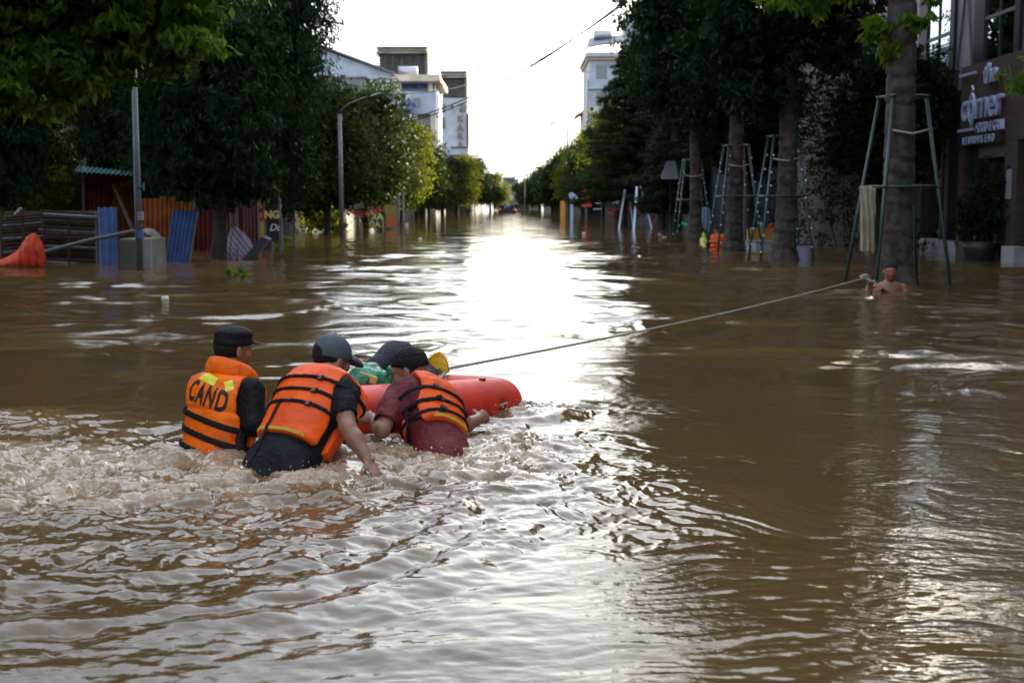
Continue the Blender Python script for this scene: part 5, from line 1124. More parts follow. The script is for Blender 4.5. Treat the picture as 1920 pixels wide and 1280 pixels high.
# draped orange tarps
def drape(name, pts, label, cat, m, seed=1, th=.012, par=None):
    """cloth heap hanging in folds: (px, ytop, ybottom, distance) along its width"""
    A = np.array(pts, float); K = (len(pts) - 1) * 7 + 1; N = 26; u = np.linspace(0, len(pts) - 1, K); rg = random.Random(seed); mb = MB()
    B_ = [np.interp(u, range(len(pts)), A[:, c]) for c in range(4)]; B_ = [np.convolve(np.pad(b, 2, 'edge'), np.ones(5) / 5, 'valid') for b in B_]
    wdt = (P(pts[-1][0], 450, pts[0][3]) - P(pts[0][0], 450, pts[0][3])).length; nf = max(3, wdt / .13)
    for i in range(K):
        for j in range(N):
            t = j / (N - 1); x, yt, yb, dd = [b[i] for b in B_]; p = P(x, yt + (yb - yt) * t, dd); f_ = u[i] / (len(pts) - 1)
            p.y -= min(.32, wdt * .35) * math.sin(t * pi / 2) * (.4 + .6 * math.sin(f_ * pi)) + .035 * t ** .6 * sin(f_ * nf * 2 * pi + 1.3 * sin(t * 3 + seed)) + .02 * float(noise3(np.array([f_ * 9 + seed]), np.array([t * 5.]), np.array([.5]))[0]); mb.v.append(tuple(p))
    for i in range(K - 1):
        for j in range(N - 1): q = i * N + j; mb.f.append((q, q + 1, q + N + 1, q + N))
    o = mb.build(name, m, par, True); md = o.modifiers.new('s', 'SOLIDIFY'); md.thickness = th
    if label: tag(o, label, cat)
    return o
drape('orange_tarp', [(-6, 488, 494, 25.5), (8, 484, 496, 25.5), (20, 478, 497, 25.5), (34, 468, 497, 25.5), (44, 452, 498, 25.5), (54, 440, 498, 25.5), (66, 436, 498, 25.5), (76, 448, 499, 25.5), (84, 466, 499, 25.5), (86, 490, 500, 25.5)], 'crumpled orange tarp heaped at the waterline in front of the rusty frames', 'tarp', TARP)
drape('orange_tarp', [(284, 462, 490, 27.5), (292, 461, 491, 27.5), (300, 472, 491, 27.5), (309, 486, 492, 27.5)], 'small orange tarp scrap beside the concrete block', 'tarp', TARP, 2)
drape('grey_cloth', [(262, 432, 436, 27), (276, 427, 436, 27), (290, 430, 446, 27), (300, 440, 462, 27), (306, 455, 480, 27)], 'grey cloth draped over a rail right of the pale lamp post', 'cloth', mat('grey_cloth_m', (.16, .15, .13), .8), 3)
tag(MB().tube([P(84, 472, 25.2), P(160, 452, 25.1), P(252, 433, 25.0)], .038, 8).build('diagonal_pole', POLE), 'pale pole slanting across the rusty frames to the lamp post', 'pole')
cb = lbl('concrete_block', 'square grey concrete plinth at the foot of the pale lamp post', 'concrete block', G(253, 503)); 
a, b = P(224, 503, 25.1), P(282, 448, 25.1); bx('block', (a.x, 25.15, -.4), (b.x, 26.2, b.z), CONC, cb, .02); bx('pale_side', (b.x - .17, 25.12, -.4), (b.x + .003, 25.148, b.z - .01), KERBW, cb)
# lamp posts
lp = lbl('lamp_post', 'thick pale concrete lamp post rising into the hanging boughs on the left', 'lamp post', G(262, 503))
a, b = P(262, 508, 24.6), P(251, 120, 24.6); m = MB(); m.tube([(a.x, 24.6, -1), (b.x, 24.6, b.z)], [.078, .05], 14); m.build('post', POLE, lp, True)
for y_, mm in ((405, PANELW), (440, BLUEP)): q = P(259.5, y_, 24.5); MB().tube([(q.x, 24.6, q.z - .08), (q.x, 24.6, q.z + .08)], .074, 14).build('sticker', mm, lp)
q = P(258, 350, 24.5); MB().tube([(q.x, 24.6, q.z - .02), (q.x, 24.6, q.z + .02)], .074, 12).build('strap_band', TEAL, lp); MB().box((q.x + .1, 24.55, q.z), (.03, .03, .16)).build('clip', TEAL, lp)
lp = lbl('lamp_post', 'slim pale street lamp post with long dark arm reaching right, standing before the lit tree', 'lamp post', G(640, 432))
a = P(641, 440, 48); b = P(637, 214, 48); m = MB(); m.tube([(a.x, 48, -1), (b.x, 48, b.z)], [.095, .07], 10); m.build('post', POLE, lp, True)
MB().tube([P(636, 216, 48), P(642, 205, 47.8), P(655, 195, 47.2), P(680, 184.5, 46.2), P(700, 179.5, 45.4)], [.04, .032, .028, .026, .024], 8).build('arm', BLACKM, lp, True)
MB().tube([P(697, 180.3, 45.5), P(708, 178.5, 45), P(719, 176.8, 44.6)], [.05, .085, .03], 8).build('lamp_head', BLACKM, lp, True)
def lamp_far(px, d, hpx, label, side):
    g = G(px, 378 + FPX * CAMH / d); t = lbl('lamp_post', label, 'lamp post', (g.x, d, 0)); q = P(px, hpx, d); MB().tube([(q.x, d, -1), (q.x, d, q.z)], .07, 8).build('post', POLE, t)
    MB().tube([(q.x, d, q.z), (q.x + side * .5, d, q.z + .12), (q.x + side * 1.1, d, q.z + .12)], .04, 6).build('arm', BLACKM, t); MB().tube([(q.x + side * 1.0, d, q.z + .1), (q.x + side * 1.5, d, q.z + .02)], [.11, .13], 8).build('lamp_head', mat_globe, t)
mat_globe = mat('lamp_globe', (.75, .75, .72), .4)
lamp_far(984, 170, 332, 'farthest street lamp with pale head leaning out over the end of the street', -1)
lamp_far(1064, 112, 232, 'tiny street lamp poking above the round trees on the right', -1)
# cables
CABM = mat('cable_rubber', (.02, .02, .022), .9, spec=.1)
def cable(pts, r, label): return tag(MB().tube(pts, r, 5).build('cable', CABM), label, 'cable')
def sagp(a, b, s, n=14):
    a, b = Vector(a), Vector(b); return [a.lerp(b, t) - Vector((0, 0, s * 4 * t * (1 - t))) for t in np.linspace(0, 1, n)]
cable(sagp(P(1175, 5, 40), P(745, 228, 64), .55), .026, 'upper of the two dark cables crossing the sky from the right trees'); cable(sagp(P(1172, 2, 40.2), P(742, 232, 64.2), .68), .026, 'lower of the two dark cables crossing the sky from the right trees')
cable(sagp(P(719, 176.8, 44.6), P(905, 148, 85), .25), .016, 'thin cable running on from the long lamp arm past the white block'); cable(sagp(P(600, 35, 60), P(1110, 136, 95), .3), .02, 'faint thin wire high across the pale sky'); cable(sagp(P(880, 297, 130), P(1040, 283, 130), .3), .022, 'short low wire over the far end of the street')
# striped bag, dark board, floating green sprig
STR = bpy.data.materials.new('striped_bag'); STR.use_nodes = True; n = STR.node_tree.nodes; l = STR.node_tree.links; tc = n.new('ShaderNodeTexCoord'); wv = n.new('ShaderNodeTexWave'); wv.inputs['Scale'].default_value = 3.5; wv.inputs['Distortion'].default_value = 2; mp = n.new('ShaderNodeMapping'); mp.inputs['Rotation'].default_value = (0, .7, 0); l.new(tc.outputs['Object'], mp.inputs[0]); l.new(mp.outputs[0], wv.inputs['Vector']); rp = n.new('ShaderNodeValToRGB'); l.new(wv.outputs[0], rp.inputs[0]); rp.color_ramp.elements[0].color = (.09, .13, .24, 1); rp.color_ramp.elements[1].color = (.30, .33, .38, 1); e = rp.color_ramp.elements.new(.55); e.color = (.28, .09, .09, 1); l.new(rp.outputs[0], n['Principled BSDF'].inputs[0])
drape('striped_tarp', [(420, 478, 487, 29.5), (428, 440, 486, 29.5), (436, 424, 487, 29.5), (446, 427, 487, 29.5), (458, 436, 487, 29.5), (468, 448, 486, 29.5), (475, 460, 478, 29.5)], 'blue and white striped plastic bag draped over the dark leaning board', 'plastic bag', STR, 5)
m = MB(); pts = [P(453, 487, 28.9), P(472, 487, 28.9), P(504, 450, 29.3), P(492, 444, 29.3)]; m.v = [tuple(p) for p in pts] + [tuple(p + Vector((.02, .35, .02))) for p in pts]; m.f = [(0, 1, 2, 3), (7, 6, 5, 4), (0, 4, 5, 1), (1, 5, 6, 2), (2, 6, 7, 3), (3, 7, 4, 0)]; tag(m.build('dark_board', NAVY), 'dark blue board tipped out of the water beside the striped bag', 'board')
for x_, yt in ((434, 400), (443, 372)): tag(MB().tube([P(x_ + 2, 490, 30.5), P(x_, yt, 30.6)], .045, 7).build('wooden_stake', WOODP), 'shorter pale wooden stake behind the striped bag' if yt == 400 else 'taller pale wooden stake behind the striped bag', 'stake')
def sprig(px, py, label, sc=.16, n=26):
    g = G(px, py); me, _ = crown_mesh('leaves', [(0, 0, .06, sc, sc, sc * .5)], 4, n // 2, .12, .13, .06, int(px), droop=.2, tintbase=.6); t = empty('floating_sprig', g, label, 'leafy sprig'); link('leaves', me, LEAF_BROAD, t); link('stem', MB().tube([(-.2, 0, -.03), (0, 0, .05), (.15, 0, .1)], .008, 5).build('q', BARK).data, None, t); bpy.data.objects.remove(bpy.data.objects['q'])
sprig(443, 521, 'small green sprig floating on the brown water left of the reflections'); sprig(536, 455, 'clump of dark floating leaves by the shop board', .35, 60)
# ------------------------------------------------------------ left bank further on
cv = lbl('stall_canopy', 'blue and white stall canopy in the shade under the left trees', 'canopy', G(540, 430)); prect('cloth', 521, 367, 540, 378, 50, .1, BLUEP, cv); prect('cloth', 521, 378, 568, 389, 50, 1.5, mat('dull_white', (.30, .33, .38), .7), cv); prect('cloth', 545, 370, 558, 384, 49.8, .1, mat('pale_blue', (.2, .28, .42), .7), cv); prect('post', 550, 385, 552, 440, 50.1, .06, STEEL, cv)
drape('red_flag', [(570, 378, 398, 52), (574, 374, 404, 52), (579, 376, 408, 52), (583, 382, 404, 52)], 'red cloth hanging in the shade beside the stall canopy', 'cloth', mat('red_cloth', (.42, .03, .06), .6), 7); tag(MB().tube([P(574, 425, 52.2), P(575, 372, 52.2)], .03, 6).build('thin_post', WOODP), 'thin post carrying the hanging red cloth', 'post')
sb = lbl('sign_panel', 'plain grey square sign on a thin post right of the slim lamp post', 'sign', G(668, 428)); prect('panel', 655.5, 370, 683, 391, 56, .05, mat('sign_grey', (.20, .22, .24), .5), sb); prect('post', 668, 366, 670.5, 450, 56.06, .05, STEEL, sb)
bt = lbl('red_bunting', 'string of red fringe bunting sagging between the posts behind the grey sign', 'bunting', P(680, 390, 55)); lp_ = [P(x, 384 + 12 * (1 - ((x - 680) / 34) ** 2), 54.8) for x in np.linspace(645, 714, 22)]; MB().tube(lp_, .012, 4).build('string', WOODP, bt)
RB = mat('bunting_red', (.50, .035, .04), .6)
for i in range(21): p = lp_[i]; m = MB(); m.add([p + Vector((.0, 0, 0)), p + Vector((.075, 0, 0)), p + Vector((.06, .01, -.24)), p + Vector((.015, .01, -.24)), p + Vector((0, .02, 0)), p + Vector((.075, .02, 0)), p + Vector((.06, .03, -.24)), p + Vector((.015, .03, -.24))], [(3, 2, 1, 0), (4, 5, 6, 7), (0, 1, 5, 4), (1, 2, 6, 5), (2, 3, 7, 6), (3, 0, 4, 7)]); m.build('pennant', RB, bt)
td = lbl('tea_sign', 'green stall sign with yellow letters in the shade under the broad tree', 'sign', G(702, 425)); prect('board', 691, 400, 716, 428, 57, .06, mat('sign_dkgreen', (.02, .09, .05), .6), td); text3('lettering', 'TRA', P(702, 406.5, 56.9), .40, YL, td, FRONT, .01, .012); text3('lettering', 'ĐA', P(702, 421, 56.9), .36, YL, td, FRONT, .01, .012)
ob = lbl('orange_banner', 'dull orange and yellow banner beside the green stall sign', 'banner', G(735, 425)); prect('cloth', 722, 384, 745, 404, 60, .05, mat('banner_ochre', (.18, .13, .02), .6), ob); prect('cloth', 724, 405, 746, 426, 60, .05, mat('banner_orange', (.30, .08, .02), .6), ob)
for i, (x_, yt, ll) in enumerate(((747, 366, 'nearer thin grey post right of the orange banner'), (756, 360, 'thin grey post just left of the sunlit yellow-green tree'))): tag(MB().tube([P(x_, 430, 60 + i), P(x_, yt, 60 + i)], .055, 7).build('thin_post', STEEL), ll, 'post')
wt = lbl('white_bucket', 'small white object afloat by the thin grey posts', 'float', G(762, 423)); MB().tube([G(762, 423), G(762, 423) + Vector((0, 0, .14))], .1, 8).build('bucket', mat('dirty_white', (.6, .6, .58), .5), wt)
# ------------------------------------------------------------ right bank middle distance
tag(MB().box2((P(1051, 398, 104).x, 104, -.8), (P(1060, 378, 104).x, 104.4, P(1060, 377, 104).z)).build('orange_post', mat('orange_paint', (.80, .30, .03), .5), bevel=.02), 'bright orange square post standing in the water by the right trees', 'post')
wp = lbl('white_sign_post', 'tall bluish-white sign post with rounded scalloped head', 'sign', G(1073, 412)); WP = mat('bluish_white', (.42, .52, .68), .5); prect('post', 1069, 366, 1075, 425, 90, .12, WP, wp); m = MB()
for (x_, y_) in ((1072, 366), (1078, 370), (1074, 374)): q = P(x_, y_, 89.9); m.tube([q, q + Vector((0, .15, 0))], .2, 12)
m.build('scalloped_head', WP, wp)
rs = lbl('red_sign', 'small red box sign on the shop front left of the blackboard', 'sign', G(1099, 420)); RDM = mat('red_sign_m', (.42, .04, .02), .5); prect('panel', 1091, 363, 1110, 388, 84, .1, RDM, rs); prect('topper', 1091, 350, 1098, 362, 84, .08, RDM, rs); prect('post', 1099, 389, 1101, 425, 84.02, .06, STEEL, rs)
fr = lbl('step_rack', 'dark rack with pale rungs standing between the red sign and the blackboard', 'rack', G(1118, 425))
for y_ in (369, 380, 391): prect('rung', 1112, y_, 1128, y_ + 1.8, 78, .1, WP, fr)
for x_ in (1127, 1138): prect('leg', x_, 380, x_ + 1.6, 425, 78, .06, STEEL, fr)
db = lbl('shop_blackboard', 'dark green board with pale hand lettering and white cup drawing', 'sign', G(1147, 428)); prect('board', 1134, 345, 1164, 386, 72, .08, mat('board_green', (.022, .032, .026), .6), db); text3('lettering', 'DEEP', P(1149.5, 369.5, 71.9), .29, WP, db, FRONT, .01, .014, sx=1.0); text3('lettering', 'TN', P(1153, 379, 71.9), .27, WP, db, FRONT, .01, .014); MB().tube([P(1148 + 4 * cos(a), 357 + 3.2 * sin(a), 71.9) for a in np.linspace(.2, pi - .2, 8)], .03, 5).build('cup_drawing', WP, db)
for x_ in (1134.5, 1162): prect('leg', x_, 386, x_ + 1.5, 430, 72.1, .05, STEEL, db)
# white leaning stakes: two pairs
STK = mat('bluish_stake', (.60, .70, .85), .5)
for i, (a, b, ll) in enumerate((((1161, 427), (1172, 356), 'left leaning white stake of the tall group by the far feathery tree'), ((1188, 426), (1179, 362), 'thin inner leaning stake crossing behind the tall white stake'), ((1189, 431), (1194.5, 350), 'tall nearly upright white stake in the middle of the group'), ((1222, 427), (1201, 348), 'white stake leaning to the right, outermost of the group'))):
    g = G(*a); tag(MB().tube([Vector((g.x, g.y, 0)) + (g - P(*b, g.y + .3)) * .4, P(*b, g.y + .3)], .055, 8).build('white_stake', STK), ll, 'stake', 'white stakes propping the young tree')
# red flowering plants and lanterns
REDF = leafmat('red_petals', (.22, .02, .02), (.55, .05, .04), .3, .5, (1.2, 1, 1))
def blooms(name, loc, r, n, label, seed, L=.12, leafs=LEAF_DARK):
    t = empty(name, loc, label, 'flowering plant'); a, _ = crown_mesh('foliage', [(0, 0, r[2] * .8, *r)], 50, 12, .2, .14, .06, seed, droop=.3); link('foliage', a, leafs, t); b, _ = crown_mesh('flowers', [(0, 0, r[2] * .9, r[0] * 1.02, r[1] * 1.05, r[2] * 1.02)], n, 7, .09, L, .09, seed + 1, droop=0, fill=.1); tag(link('flowers', b, REDF, t), kind='stuff'); return t
blooms('red_lanterns', (G(1225, 425).x, 74, .1), (1.9, .8, 1.2), 44, 'mass of red blossoms under the far right trees behind the white stakes', 61, .22); blooms('flower_bush', (G(1532, 440).x, 34, -.1), (1.0, .7, .75), 30, 'shrub with small dark red flowers behind the pale tub', 63, .09)
blooms('flower_bush', (10.1, 33.2, -.1), (.5, .45, .55), 4, 'potted shrub with a single orange bloom before the cafe plinth', 65, .1)
shrub('hedge_shrub', (G(1620, 430).x - .3, 31.5, -.1), 1.3, .8, 1.1, 'dense green shrub left of the largest green stake frame', LEAF_DARK, 110, 51); shrub('hedge_shrub', (9.7, 37.5, -.1), 1.7, 1.0, 1.9, 'tall dark shrub against the beige shophouse', LEAF_DARK, 260, 52); shrub('hedge_shrub', (G(1560, 300).x + .6, 35, .6), 1.2, .9, 1.4, 'olive green shrub behind the tree with string bulbs', LEAF_DARK, 110, 53, tint=.8); shrub('hedge_shrub', (10.6, 36.8, .2), .8, .9, 2.2, 'narrow dark shrub at the far end of the cafe front', LEAF_DARK, 110, 54)
shrub('hedge_shrub', (G(1300, 400).x, 48, 0), 1.4, .9, 1.5, 'dark shrub left behind the staked row', LEAF_DARK, 110, 55); shrub('hedge_shrub', (9.4, 47, 0), 1.6, .9, 1.7, 'broad dark shrub under the navy wall', LEAF_DARK, 120, 56)
pt = lbl('potted_plant', 'dark potted plant in a big black tub before the brick column', 'potted plant', (10.35, 28.6, 0)); link('foliage', crown_mesh('foliage', [(0, 0, 1.35, .5, .5, .75), (0, 0, .8, .6, .5, .5)], 110, 14, .16, .2, .05, 58, droop=.6)[0], LEAF_DARK, pt)
link('tub', MB().tube([(0, 0, -.6), (0, 0, .25), (0, 0, .42)], [.30, .40, .44], 18).build('q', BLACKM).data, None, pt, True); bpy.data.objects.remove(bpy.data.objects['q'])
# ------------------------------------------------------------ green stake frames with bulbs
GRN = mat('green_paint', (.007, .040, .028), .4, var=.25, vscale=8); BULB = mat('white_bulb', (.7, .7, .72), .3); TAPE = mat('frayed_tie', (.35, .30, .22), .8)
def stake_frame(loc, label, sc=1, rz=.2, bulbs=True, first=False):
    t = lbl('stake_frame', label, 'tree stake frame', loc, 'green stake frames round the street trees'); t.rotation_euler = (0, 0, rz); t.scale = (sc,) * 3
    ht, hm = 3.02, 1.58; rt_, rb_ = .29, .66
    def pt_(i, z): r = rb_ + (rt_ - rb_) * z / ht; sx, sy = ((-1, -1), (1, -1), (1, 1), (-1, 1))[i]; return Vector((sx * r, sy * r * .8, z))
    def L_(nm, mb, m, sm=True): q = link(nm, mb.build('q', None).data, m, t, sm); bpy.data.objects.remove(bpy.data.objects['q']); return q
    for i in range(4): L_('leg', MB().tube([pt_(i, -1.2), pt_(i, ht)], .030, 9), GRN)
    for z, nm in ((ht + .01, 'top_bar'), (hm, 'middle_bar')):
        for i in range(4):
            a, b = pt_(i, z), pt_((i + 1) % 4, z); e = (b - a).normalized() * .05; L_(nm, MB().tube([a - e, b + e], .027, 8), GRN)
    tb = MB(); tb.tube([pt_(0, 2.48), Vector((0, -.34, 2.42)), pt_(1, 2.5)], .022, 5); L_('tie_strap', tb, TAPE)
    if bulbs:
        rg = random.Random(int(loc[1] * 10))
        for i in range(4):
            for k in range(7):
                p = pt_(i, .35 + k * .38 + rg.uniform(-.12, .12)) + Vector((rg.uniform(-.05, .05), -.05, 0)); L_('bulb', MB().tube([p + Vector((0, 0, -.022)), p, p + Vector((0, 0, .022))], [.01, .024, .01], 6), BULB)
    return t
fl_ = ['largest green stake frame, round the ringed trunk beside the swimmer', 'green stake frame with white bulbs round the dark trunk left of the pale tub', 'green stake frame with white bulbs behind the yellow crate and orange vest', 'farthest green stake frame, beside the bending wader']
for i in range(4): p = RT[i]; stake_frame((p.x - (.0, .1, .0, .15)[i] + .04, p.y + .1, 0), fl_[i], (.97, .9, .91, .86)[i], (.22, .1, .15, .05)[i], i > 0)
# towel on the frame, hanging clear of the leg
drape('pale_towel', [(1612, 352, 470, 20.0), (1618, 348, 474, 20.0), (1626, 349, 472, 20.0), (1634, 350, 476, 20.0), (1641, 354, 466, 20.0)], 'long cream towel hanging from the crossbar of the largest stake frame', 'towel', mat('cream_towel', (.26, .23, .15), .85, var=.15, vscale=6), 9, .02)
drape('blue_cloth', [(1316, 390, 424, 35.5), (1321, 388, 430, 35.5), (1328, 390, 436, 35.5), (1332, 394, 440, 35.5)], 'light blue cloth hanging between the dark trunks above the orange vest', 'cloth', mat('light_blue', (.10, .18, .26), .8), 10, .02)
# white flat boat with the yellow crate, pale tub
bo = lbl('white_boat', 'low white boat carrying the yellow crate behind the staked trees', 'boat', G(1440, 466)); g0, g1 = G(1400, 466), G(1500, 466); m = MB(); yy = g0.y
prof = [(0, .18, .22), (.12, .42, .2), (.5, .5, .18), (.88, .42, .2), (1, .15, .26)]; Vb = []
for (t_, hw, z_) in prof: x_ = g0.x + (g1.x - g0.x) * t_; Vb += [(x_, yy - hw, z_), (x_, yy - hw * .7, -.15), (x_, yy + hw * .7, -.15), (x_, yy + hw, z_), (x_, yy + hw - .05, z_), (x_, yy + hw * .6, 0), (x_, yy - hw * .6, 0), (x_, yy - hw + .05, z_)]
m.add(Vb, [(i * 8 + k, i * 8 + (k + 1) % 8, (i + 1) * 8 + (k + 1) % 8, (i + 1) * 8 + k) for i in range(4) for k in range(8)] + [tuple(range(8)), tuple(reversed(range(32, 40)))]); m.build('hull', mat('boat_white', (.55, .58, .66), .4), bo)
m = MB(); m.tube([(v[0], v[1], v[2]) for v in Vb[0::8]], .03, 6); m.build('rim', mat('rim_blue', (.15, .2, .35), .4), bo)
cr = lbl('yellow_crate', 'yellow ribbed plastic crate standing in the white boat', 'crate', P(1428, 464, yy)); YC = mat('crate_yellow', (.48, .27, .03), .5); a, b = P(1405, 464, yy - .2), P(1452, 430, yy - .2); x0_, x1_, zb, zt = a.x, b.x, .06, b.z
for nm, lo, hi in (('side_panel', (x0_, yy - .25, zb), (x1_, yy - .22, zt)), ('side_panel', (x0_, yy + .22, zb), (x1_, yy + .25, zt)), ('end_panel', (x0_, yy - .219, zb), (x0_ + .03, yy + .219, zt)), ('end_panel', (x1_ - .03, yy - .219, zb), (x1_, yy + .219, zt)), ('base_panel', (x0_ + .031, yy - .219, zb), (x1_ - .031, yy + .219, zb + .03))): bx(nm, lo, hi, YC, cr)
bx('rim', (x0_ - .02, yy - .28, zt), (x1_ + .02, yy - .2, zt + .03), YC, cr)
for k in range(7): x_ = x0_ + .04 + k * (x1_ - x0_ - .08) / 6; bx('rib', (x_ - .01, yy - .275, zb + .02), (x_ + .01, yy - .251, zt - .02), YC, cr)
tag(MB().tube([(x1_ - .06, yy, zt - .05), (x1_ - .06, yy, zt + .12), (x1_ - .06, yy, zt + .16)], [.06, .055, .02], 10).build('orange_bottle', TARP, smooth=True), 'orange bottle top sticking out of the yellow crate', 'bottle'); tag(MB().tube([(x1_ - .33, yy, zt - .05), (x1_ - .33, yy, zt + .13), (x1_ - .33, yy, zt + .2)], [.06, .055, .02], 10).build('white_bottle', PANELW, smooth=True), 'white bottle standing in the yellow crate', 'bottle')
tb = lbl('pale_tub', 'pale lilac plastic tub floating right of the bulb-strung trunk', 'tub', G(1505, 487)); q = G(1505, 484); q0 = Vector((0, 0, 0)); m = MB(); m.tube([(0, 0, -.15), (0, 0, .05), (0, 0, .3), (0, 0, .34)], [.12, .16, .2, .215], 20, False); m.tube([(0, 0, .33), (0, 0, .05)], [.19, .15], 20); o_ = link('shell', m.build('q', None).data, mat('lilac_plastic', (.42, .44, .62), .4), tb, True); bpy.data.objects.remove(bpy.data.objects['q']); o2 = link('rim', MB().tube([(.215 * cos(a), .215 * sin(a), .345) for a in np.linspace(0, 2 * pi, 24)], .014, 6, False).build('q', None).data, NAVY, tb); bpy.data.objects.remove(bpy.data.objects['q'])
tag(MB().tube([G(1322, 462) + Vector((0, 0, -.1)), G(1318, 455) + Vector((0, 0, .12)), G(1320, 452) + Vector((0, 0, .3))], [.13, .11, .02], 9).build('yellow_bag', mat('lime_bag', (.45, .45, .05), .5), smooth=True), 'lime yellow bag half in the water left of the orange-vested wader', 'bag')
tag(MB().tube([P(1278, 418, 39), P(1288, 423, 39)], [.03, .07], 8).build('green_scoop', mat('green_plastic', (.03, .30, .14), .4)), 'green plastic scoop held near the bending wader', 'scoop')
# small floating things
for (px, py, r, c, ll) in ((866, 888, .026, (.45, .02, .03), 'small red bit of litter floating behind the three waders'), (310, 564, .05, (.6, .6, .55), 'white scrap afloat in the dark reflection at the left'), (1095, 440, .07, (.7, .5, .5), 'pink float bobbing in front of the white sign post'), (788, 450, .06, (.65, .65, .6), 'white float on the water below the green stall sign')):
    g = G(px, py); m = MB(); m.tube([g + Vector((-r * .7, 0, -.01)), g + Vector((-r * .3, 0, r * .6)), g + Vector((r * .3, 0, r * .8)), g + Vector((r * .8, 0, -.01))], [r * .5, r * .9, r * .8, r * .3], 8); tag(m.build('litter', mat('litter_m', c, .5), smooth=True), ll, 'litter')
# ------------------------------------------------------------ float, its load and the tow rope
ROPE = mat('rope_fibre', (.40, .37, .31), .8, bump=.6, bscale=150)
def rope(name, pts, r, label=None, cat=None, par=None, n=7, twist=True):
    fine = []
    for a, b in zip(pts[:-1], pts[1:]):
        k = max(2, int((Vector(b) - Vector(a)).length / .03)) if twist and len(pts) < 60 else 2
        k = min(k, 40); fine += [Vector(a).lerp(Vector(b), i / k) for i in range(k)]
    fine.append(Vector(pts[-1])); rad = [r * (1 + .12 * ((i % 2) * 2 - 1)) for i in range(len(fine))]
    o = MB().tube(fine, rad, n).build(name, ROPE, par, True)
    return tag(o, label, cat) if label else o
RED = mat('float_orange_red', (.60, .032, .014), .48, var=.22, vscale=5, bump=.12, bscale=40)
A0 = P(652, 775, 7.05); A0.z = .10; A1 = P(914, 735, 7.98); A1.z = .015
Dn = (A1 - A0).normalized(); Sdn = Vector((0, 0, 1)).cross(Dn).normalized(); wd_ = .74
ff = Field((-1.75, 6.1, -.22), (.32, 9.3, .42), .0115); rT = .175
c1, c2, c3, c4 = A0, A1 + Dn * .0, A1 + Sdn * wd_ - Vector((0, 0, .035)), A0 + Dn * .5 + Sdn * wd_ - Vector((0, 0, .03))
fd = ff.cap(c1, c2, rT, rT); 
arc = [c2]; 
for k in range(1, 8): an = k / 8 * pi; arc.append(c2.lerp(c3, .5) + (c2 - c3) * .5 * cos(an) + Dn * .30 * sin(an))
arc.append(c3)
for a, b in zip(arc[:-1], arc[1:]): fd = np.minimum(fd, ff.cap(a, b, rT * .97, rT * .97))
arc2 = [c4]
for k in range(1, 6): an = k / 6 * pi; arc2.append(c4.lerp(c1, .5) + (c4 - c1) * .5 * cos(an) - Dn * .12 * sin(an))
arc2.append(c1)
for a, b in zip(arc2[:-1], arc2[1:]): fd = np.minimum(fd, ff.cap(a, b, rT * .97))
fd = np.minimum(fd, ff.cap(c3, c4, rT * .97)) - .004
for t_ in (.12, .52, 1.10):       # moulded hand-hold recesses
    q = A0.lerp(A1, t_ * .88); fd = smax(fd, -ff.cap(q - Sdn * .20 + Vector((0, 0, .035)), q - Sdn * .165 + Vector((0, 0, -.07)), .052, .045), .02)
for t_ in (.3, .72): fd = fd + .004 * np.exp(-(ff.dot(A0.lerp(A1, t_), Dn) / .008) ** 2)
mat_seam = mat('float_seam', (.36, .02, .01), .5); rf = lbl('rescue_float', 'long orange-red ring float with rounded ends that the three waders push', 'rescue float', (A0.x, A0.y, 0)); PIr = Matrix.Translation(rf.location).inverted()
q = link('ring_tube', ff.mesh('ring_tube', fd), RED, rf, True); q.matrix_parent_inverse = PIr
m = MB(); pts = [c1, c2, *arc[1:-1], c3, c4]; m.add([tuple(p - Vector((0, 0, .07))) for p in pts] + [tuple(p - Vector((0, 0, .10))) for p in pts], [tuple(range(len(pts))), tuple(reversed(range(len(pts), 2 * len(pts))))] + [(i, i + len(pts), (i + 1) % len(pts) + len(pts), (i + 1) % len(pts)) for i in range(len(pts))]); m.build('floor_net', NAVY, rf)
for t_ in (.03, .40, .80):
    q = A0.lerp(A1, t_); m = MB(); m.tube([q - Dn * .006, q + Dn * .006], rT * 1.012, 28, False); m.build('seam', mat_seam, rf, True)
q = A0.lerp(A1, .93) + Vector((0, 0, rT)) - Sdn * .03; MB().tube([q - Vector((0, 0, .01)), q + Vector((0, 0, .014))], .022, 12).build('valve', BLACKM, rf)
rope('grab_line', [A0.lerp(A1, t_) - Sdn * (rT * .93) + Vector((0, 0, .045 - .035 * abs(math.sin(t_ * 9.5)))) for t_ in np.linspace(.02, 1.0, 30)], .0065, par=rf, n=5)
WB = mat('white_band', (.62, .62, .66), .4); q = A1 + Sdn * wd_ - Dn * .12; m = MB(); m.tube([q - Dn * .035, q + Dn * .035], rT * 1.02, 28, False); m.build('white_band', WB, rf, True)
# grab line looped along the near tube
rope('grab_line', [P(655, 783, 6.78), P(672, 782, 6.73), P(690, 776, 6.74), P(706, 777, 6.78)], .009, par=rf)
rope('grab_line', [P(842, 690, 8.62), P(826, 708, 8.3), P(815, 722, 8.1)], .011, par=rf)
